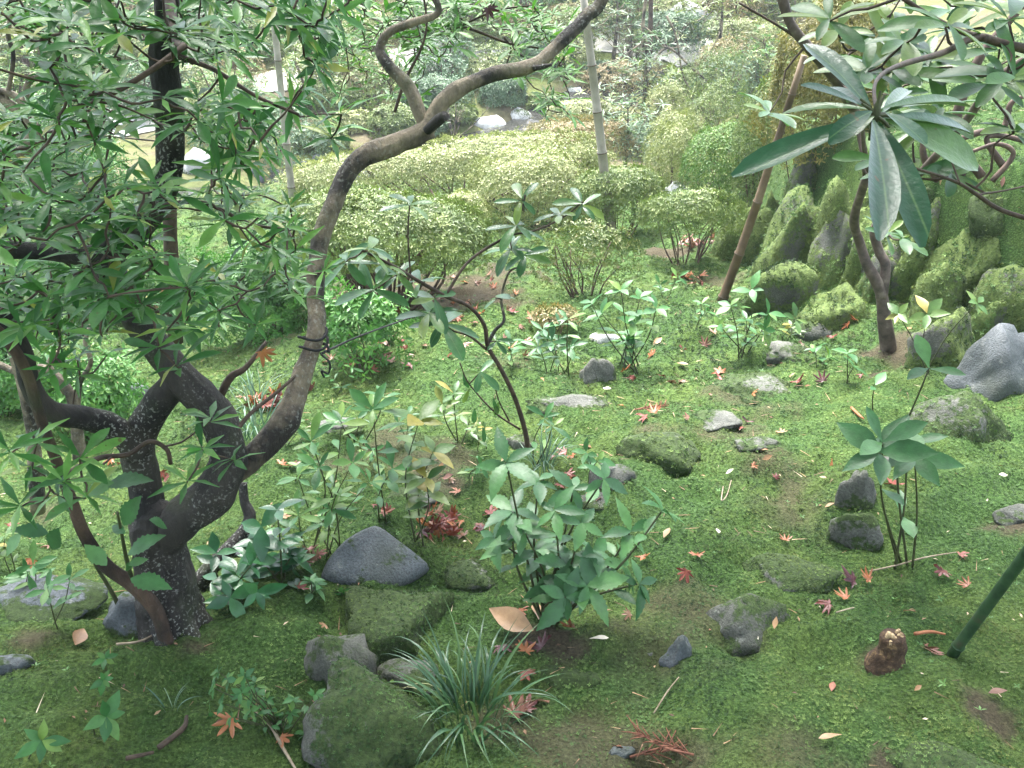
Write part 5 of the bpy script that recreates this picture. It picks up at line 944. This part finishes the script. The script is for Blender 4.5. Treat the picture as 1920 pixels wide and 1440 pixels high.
LC = {'red': ((.09, .018, .013), (.19, .045, .028)), 'orange': ((.19, .055, .016), (.32, .12, .045)), 'dark purple': ((.05, .014, .018), (.10, .03, .034)), 'pinkish': ((.17, .075, .05), (.27, .15, .105)), 'tan': ((.24, .13, .06), (.36, .22, .12)), 'pale': ((.52, .46, .36), (.68, .62, .5)), 'brown': ((.13, .06, .035), (.22, .12, .07))}
LM = {k: leafmat('fallen_'+k.replace(' ', '_'), [(0, a), (1, b)], .42, .12, obj=True) for k, (a, b) in LC.items()}
LAND = [((700, 1045), 'the blue-grey slab'), ((870, 1070), 'the boulder by the slab'), ((1040, 1150), 'the serrated shrub'), ((900, 1330), 'the arching grass tuft'), ((1080, 1270), 'the flat mossy stone'), ((1395, 1165), 'the broad grey boulder'), ((1665, 1230), 'the rotten stump'), ((1690, 1065), 'the tall thin seedling'), ((1840, 1150), 'the green pole'), ((1605, 940), 'the upright grey rock'), ((1240, 840), 'the oval boulder'), ((1150, 900), 'the low stone'), ((1350, 787), 'the wedge-shaped stone'), ((1440, 715), 'the rounded mossy boulder'), ((1530, 612), 'the moss-backed stone'), ((1395, 640), 'the right seedling clump'), ((1180, 660), 'the centre seedling clump'), ((1060, 750), 'the flat pale stone'), ((985, 830), 'the leaning sapling foot'), ((1660, 650), 'the forked stems'), ((1870, 670), 'the angular blue-grey rock'), ((620, 1000), 'the bushy seedling clump'), ((480, 800), 'the bluish grass tuft'), ((320, 1170), 'the old tree foot'), ((1350, 570), 'the brown pole foot'), ((460, 1310), 'the creeping azalea'), ((80, 1110), 'the wet rock at left'), ((720, 550), 'the broad azalea'), ((1280, 470), 'the flat-topped azalea'), ((660, 660), 'the feathery shrub'), ((1180, 1420), 'the conifer sprigs'), ((800, 920), 'the flat grey stone'), ((1830, 770), 'the broad low boulder')]
seenl = {}
def fallen(px, py, kind, col, size, tilt=.25, lift=.014, heap=None, P=None):
    g = hit(px, py) if P is None else P; near = min(LAND, key=lambda l: math.hypot(l[0][0]-px, l[0][1]-py)); dx, dy = px-near[0][0], py-near[0][1]
    where = ('right of ' if dx > 0 else 'left of ') if abs(dx) > 1.2*abs(dy) else ('in front of ' if dy > 0 else 'just behind ')
    sz = 'small ' if size < .03 else ''
    lb = f'{sz}{col} fallen {kind} leaf on moss {where}{near[1]}' if heap is None else f'{col} maple leaf in the heap {heap}'
    N = nrm(gnormal(g[0], g[1])+tilt*rng.normal(size=3)); a = U(0, 6.28); R = frame(np.cross(N, A(math.cos(a), math.sin(a), .1)), N)
    pr = MAP[rng.integers(8)] if kind == 'maple' else P_OVL[rng.integers(3)]
    me = leafmesh(pr, LM[col], 1); o = bpy.data.objects.new('fallen_leaf' if kind != 'maple' else 'maple_leaf', me); COL.objects.link(o)
    M = Matrix.Identity(4)
    for i in range(3):
        for j in range(3): M[i][j] = R[i][j]*size
        M[i][3] = g[i]+(lift if i == 2 else 0)
    o.matrix_basis = M; tag(o, lb, 'leaf'); seenl.setdefault(lb, []).append(o); return o
MS = .041
for px, py, c, s in [(1598, 1100, 'dark purple', 1.15), (1627, 1098, 'orange', .8), (1552, 1145, 'red', 1.0), (1585, 1132, 'orange', .75), (1700, 1155, 'tan', .6), (1733, 1222, 'pinkish', .9), (1765, 1080, 'red', .85), (1797, 1048, 'red', .7), (1812, 1108, 'orange', .6), (1286, 1083, 'red', .9), (1305, 1050, 'orange', .8), (1472, 1024, 'orange', .55), (1205, 1052, 'orange', .75), (1672, 915, 'red', 1.1), (1495, 720, 'red', .95), (1542, 720, 'dark purple', .8), (1615, 710, 'red', .6), (1350, 705, 'orange', 1.0), (1355, 718, 'red', .8), (1410, 742, 'orange', .7), (1400, 795, 'dark purple', .8), (1388, 812, 'red', .6), (1465, 818, 'tan', .8), (1210, 788, 'red', 1.1), (1225, 780, 'orange', .9), (1165, 765, 'orange', .6), (1258, 720, 'pinkish', .9), (1240, 712, 'red', .7), (1275, 722, 'pinkish', .7), (1508, 655, 'pinkish', .9), (1590, 612, 'orange', .9), (1605, 606, 'orange', .8), (1560, 637, 'red', .7), (1495, 612, 'pinkish', .6), (1320, 655, 'pinkish', .8), (1220, 672, 'orange', .9), (1170, 700, 'orange', .8), (1185, 712, 'red', .7), (985, 1340, 'red', 1.0), (1005, 1325, 'pinkish', 1.2), (965, 1352, 'pinkish', 1.0), (985, 1275, 'red', .8), (940, 1220, 'dark purple', .9), (985, 1232, 'orange', .9), (1015, 1222, 'dark purple', 1.1), (1075, 1185, 'orange', 1.0), (975, 1155, 'orange', .7), (905, 1000, 'dark purple', .7), (898, 990, 'red', .7), (720, 975, 'orange', .9), (728, 968, 'red', .8), (1055, 905, 'orange', 1.1), (1065, 895, 'red', .9), (1048, 915, 'red', .9), (1125, 940, 'red', .9), (1130, 925, 'dark purple', .8), (920, 970, 'red', 1.1), (930, 960, 'orange', .9), (860, 930, 'orange', .8), (1060, 855, 'red', .9), (1075, 860, 'orange', 1.0), (1040, 862, 'red', .7), (700, 955, 'red', .6), (1180, 1160, 'brown', .6), (845, 905, 'brown', .6), (1160, 1410, 'brown', .5), (435, 1360, 'orange', 1.0), (530, 1395, 'orange', .7), (610, 1180, 'tan', .5), (510, 760, 'red', .9), (595, 1050, 'red', .9), (580, 1040, 'red', .9), (590, 1060, 'brown', .9), (572, 1065, 'red', .8), (545, 880, 'red', .9), (530, 878, 'orange', .8), (560, 1110, 'red', .7), (520, 965, 'pinkish', .8), (530, 975, 'tan', .8), (305, 895, 'red', .9), (310, 905, 'red', .8), (225, 880, 'red', .8), (210, 870, 'orange', .8), (60, 1060, 'orange', .9), (95, 1030, 'pinkish', .8), (20, 990, 'red', .8), (770, 690, 'red', .9), (700, 700, 'orange', .7), (575, 728, 'pinkish', 1.0), (585, 735, 'red', .8), (660, 690, 'orange', .7), (1340, 630, 'pinkish', .8), (1280, 660, 'red', .6), (1290, 790, 'pinkish', .6), (1410, 880, 'orange', .5), (1452, 905, 'red', .55)]:
    fallen(px, py, 'maple', c, MS*s*(1 if py > 760 else 1.25))
for px, py, c, s in [(1342, 1000, 'pale', .05), (1558, 870, 'orange', .065), (1085, 842, 'tan', .085), (1095, 858, 'tan', .06), (1000, 1195, 'tan', .12), (1010, 1170, 'tan', .09), (1105, 1208, 'pale', .05), (975, 1125, 'tan', .03), (1548, 905, 'tan', .025), (1420, 1215, 'pale', .02), (1575, 1390, 'tan', .05), (1560, 1290, 'orange', .03), (1255, 1000, 'tan', .04), (1130, 735, 'pale', .04), (1020, 722, 'orange', .04), (1520, 728, 'tan', .03), (1440, 850, 'tan', .03), (1428, 870, 'tan', .035), (1360, 895, 'pale', .03), (1312, 898, 'tan', .02), (1545, 960, 'tan', .03), (1605, 815, 'orange', .03), (800, 895, 'pale', .04), (825, 898, 'tan', .04), (830, 905, 'pinkish', .045), (645, 1340, 'orange', .02), (495, 1345, 'tan', .03), (1580, 600, 'pale', .05), (1600, 570, 'orange', .05), (1310, 700, 'pinkish', .03), (1330, 745, 'pinkish', .03), (1290, 690, 'tan', .05), (1240, 640, 'tan', .06), (160, 1190, 'tan', .07), (1450, 1190, 'tan', .03), (1850, 1310, 'brown', .04), (1725, 1295, 'tan', .02), (780, 1130, 'brown', .02), (420, 1360, 'brown', .02), (1100, 640, 'pale', .04), (1490, 705, 'tan', .03), (1700, 625, 'tan', .04), (1850, 405, 'tan', .05), (1870, 900, 'pale', .03), (940, 870, 'tan', .05), (1470, 670, 'red', .03), (1505, 660, 'tan', .045), (1760, 360, 'tan', .06), (1815, 330, 'orange', .06), (1880, 345, 'pinkish', .05), (1720, 400, 'brown', .05)]:
    fallen(px, py, 'oval', c, s, .2)
for (cx, cy, rx, ry, n, phrase) in [(832, 998, 42, 20, 26, 'behind the boulder beside the blue-grey slab'), (490, 762, 34, 14, 16, 'next to the bluish grass tuft'), (1310, 462, 40, 14, 14, 'under the flat-topped azalea'), (1290, 530, 30, 10, 8, 'left of the brown pole foot'), (300, 560, 60, 25, 14, 'on the ground behind the old trunk')]:
    for i in range(n):
        px, py = cx+U(-1, 1)*rx, cy+U(-1, 1)*ry; fallen(px, py, 'maple', ['red', 'orange', 'red', 'brown', 'orange', 'dark purple'][rng.integers(6)] if cy > 700 else ['red', 'orange', 'pinkish'][rng.integers(3)], MS*U(.75, 1.15)*(1 if cy > 900 else 1.3), .6, .012+.03*U(0, 1), phrase)
for i in range(60):       # litter under the azaleas
    px, py = U(600, 1000), U(520, 690); fallen(px, py, 'maple', ['red', 'pinkish', 'brown', 'orange'][rng.integers(4)], .05*U(.6, 1), .4, .012, 'scattered under the broad azalea')
for lb, os_ in seenl.items():
    if len(os_) > 1:
        for o in os_: o['group'] = 'fallen leaves: '+lb[:60]
# two leaves caught on twigs
for px, py, Y, lb, c in [(915, 15, 2.5, 'dark red maple leaf caught in the twigs at the top centre', 'dark purple'), (492, 660, Y0+.1, 'orange-brown leaf caught on a bare twig behind the bent limb', 'orange')]:
    p = at(px, py, Y); R = frame(A(.4, .2, -.8), A(.2, -1, .2)); o = bpy.data.objects.new('maple_leaf', leafmesh(MAP[0], LM[c], 1)); COL.objects.link(o); M = Matrix.Identity(4)
    for i in range(3):
        for j in range(3): M[i][j] = R[i][j]*.036
        M[i][3] = p[i]
    o.matrix_basis = M; tag(o, lb, 'leaf')

# ------------------------------------------------------------------ needles, bits of leaf and tiny weeds in the moss: nobody could count them
def scatter_xy(n, y0, y1, dens=lambda x, y: 1):
    y = np.sqrt(U(y0*y0, y1*y1, n)); x = U(-1, 1, n)*(.66*y+.3); e = .015; N = nrm(np.stack([hgt(x-e, y)-hgt(x+e, y), hgt(x, y-e)-hgt(x, y+e), np.full(n, 2*e)], 1)); return np.stack([x, y, hgt(x, y)], 1), N
mb = MB(); P, N = scatter_xy(2600, .9, 5.5); k = fbm(P[:, 0]*1.3, P[:, 1]*1.3, 0, 91, 3) > -.25; P, N = P[k], N[k]; n = len(P); an = U(0, 6.28, n); d = np.stack([np.cos(an), np.sin(an), U(-.3, .3, n)], 1)
mb.inst((np.array([[0, -.03, 0], [1, 0, .05], [0, .03, 0], [.5, 0, .06]]), np.array([[0, 1, 3], [3, 1, 2], [0, 3, 2]]), None), frame(d, N), P+N*.007, U(.012, .05, n)); 
P, N = scatter_xy(900, .9, 5.5); n = len(P); an = U(0, 6.28, n); d = np.stack([np.cos(an), np.sin(an), U(-.3, .3, n)], 1); mb.inst(P_TINY, frame(d, N+.4*rng.normal(size=(n, 3))), P+N*.008, U(.006, .018, n))
tag(link('moss_litter', mb.mesh('moss_litter', leafmat('litter', [(0, (.07, .04, .025)), (.5, (.20, .11, .06)), (.85, (.34, .22, .12)), (1, (.5, .42, .3))], .7, .05))), 'fine brown needles and leaf crumbs strewn over the moss', 'litter', kind='stuff')
mb = MB(); P, N = scatter_xy(800, .9, 5.0); k = fbm(P[:, 0]*1.1+9, P[:, 1]*1.1, 0, 95, 3) > .1; P, N = P[k], N[k]; n = len(P); an = U(0, 6.28, n); ax = nrm(N+.35*rng.normal(size=(n, 3)))
mb.inst(ROS4, frame(np.cross(ax, np.stack([np.cos(an), np.sin(an), 0*an], 1)), ax), P+N*.010, U(.005, .014, n)); tag(link('weeds', mb.mesh('weeds', leafmat('weed', [(0, (.06, .15, .04)), (1, (.16, .30, .09))], .5, .3))), 'tiny pale green weeds sprouting all through the moss', 'weeds', kind='stuff')
# ------------------------------------------------------------------ thin haze volume added to stand in for veiling lens glare
def haze(density):
    mb = MB(); x, y0, y1, z0, z1 = 62., -22., 66., -3., 24.
    V = [[a, b, c] for c in (z0, z1) for b in (y0, y1) for a in (-x, x)]
    mb.add(V, None, [[0, 2, 3, 1], [4, 5, 7, 6], [0, 1, 5, 4], [2, 6, 7, 3], [0, 4, 6, 2], [1, 3, 7, 5]])
    m, nt, out = newmat('glare_haze'); v = nd(nt, 'ShaderNodeVolumePrincipled', Density=density); v.inputs['Color'].default_value = (.86, .94, 1, 1)
    nt.links.new(v.outputs[0], out.inputs['Volume']); tag(link('haze', mb.mesh('haze', m, smooth_shade=False)), 'pale haze added as veiling glare over the garden', 'haze', kind='stuff')
haze(.002)
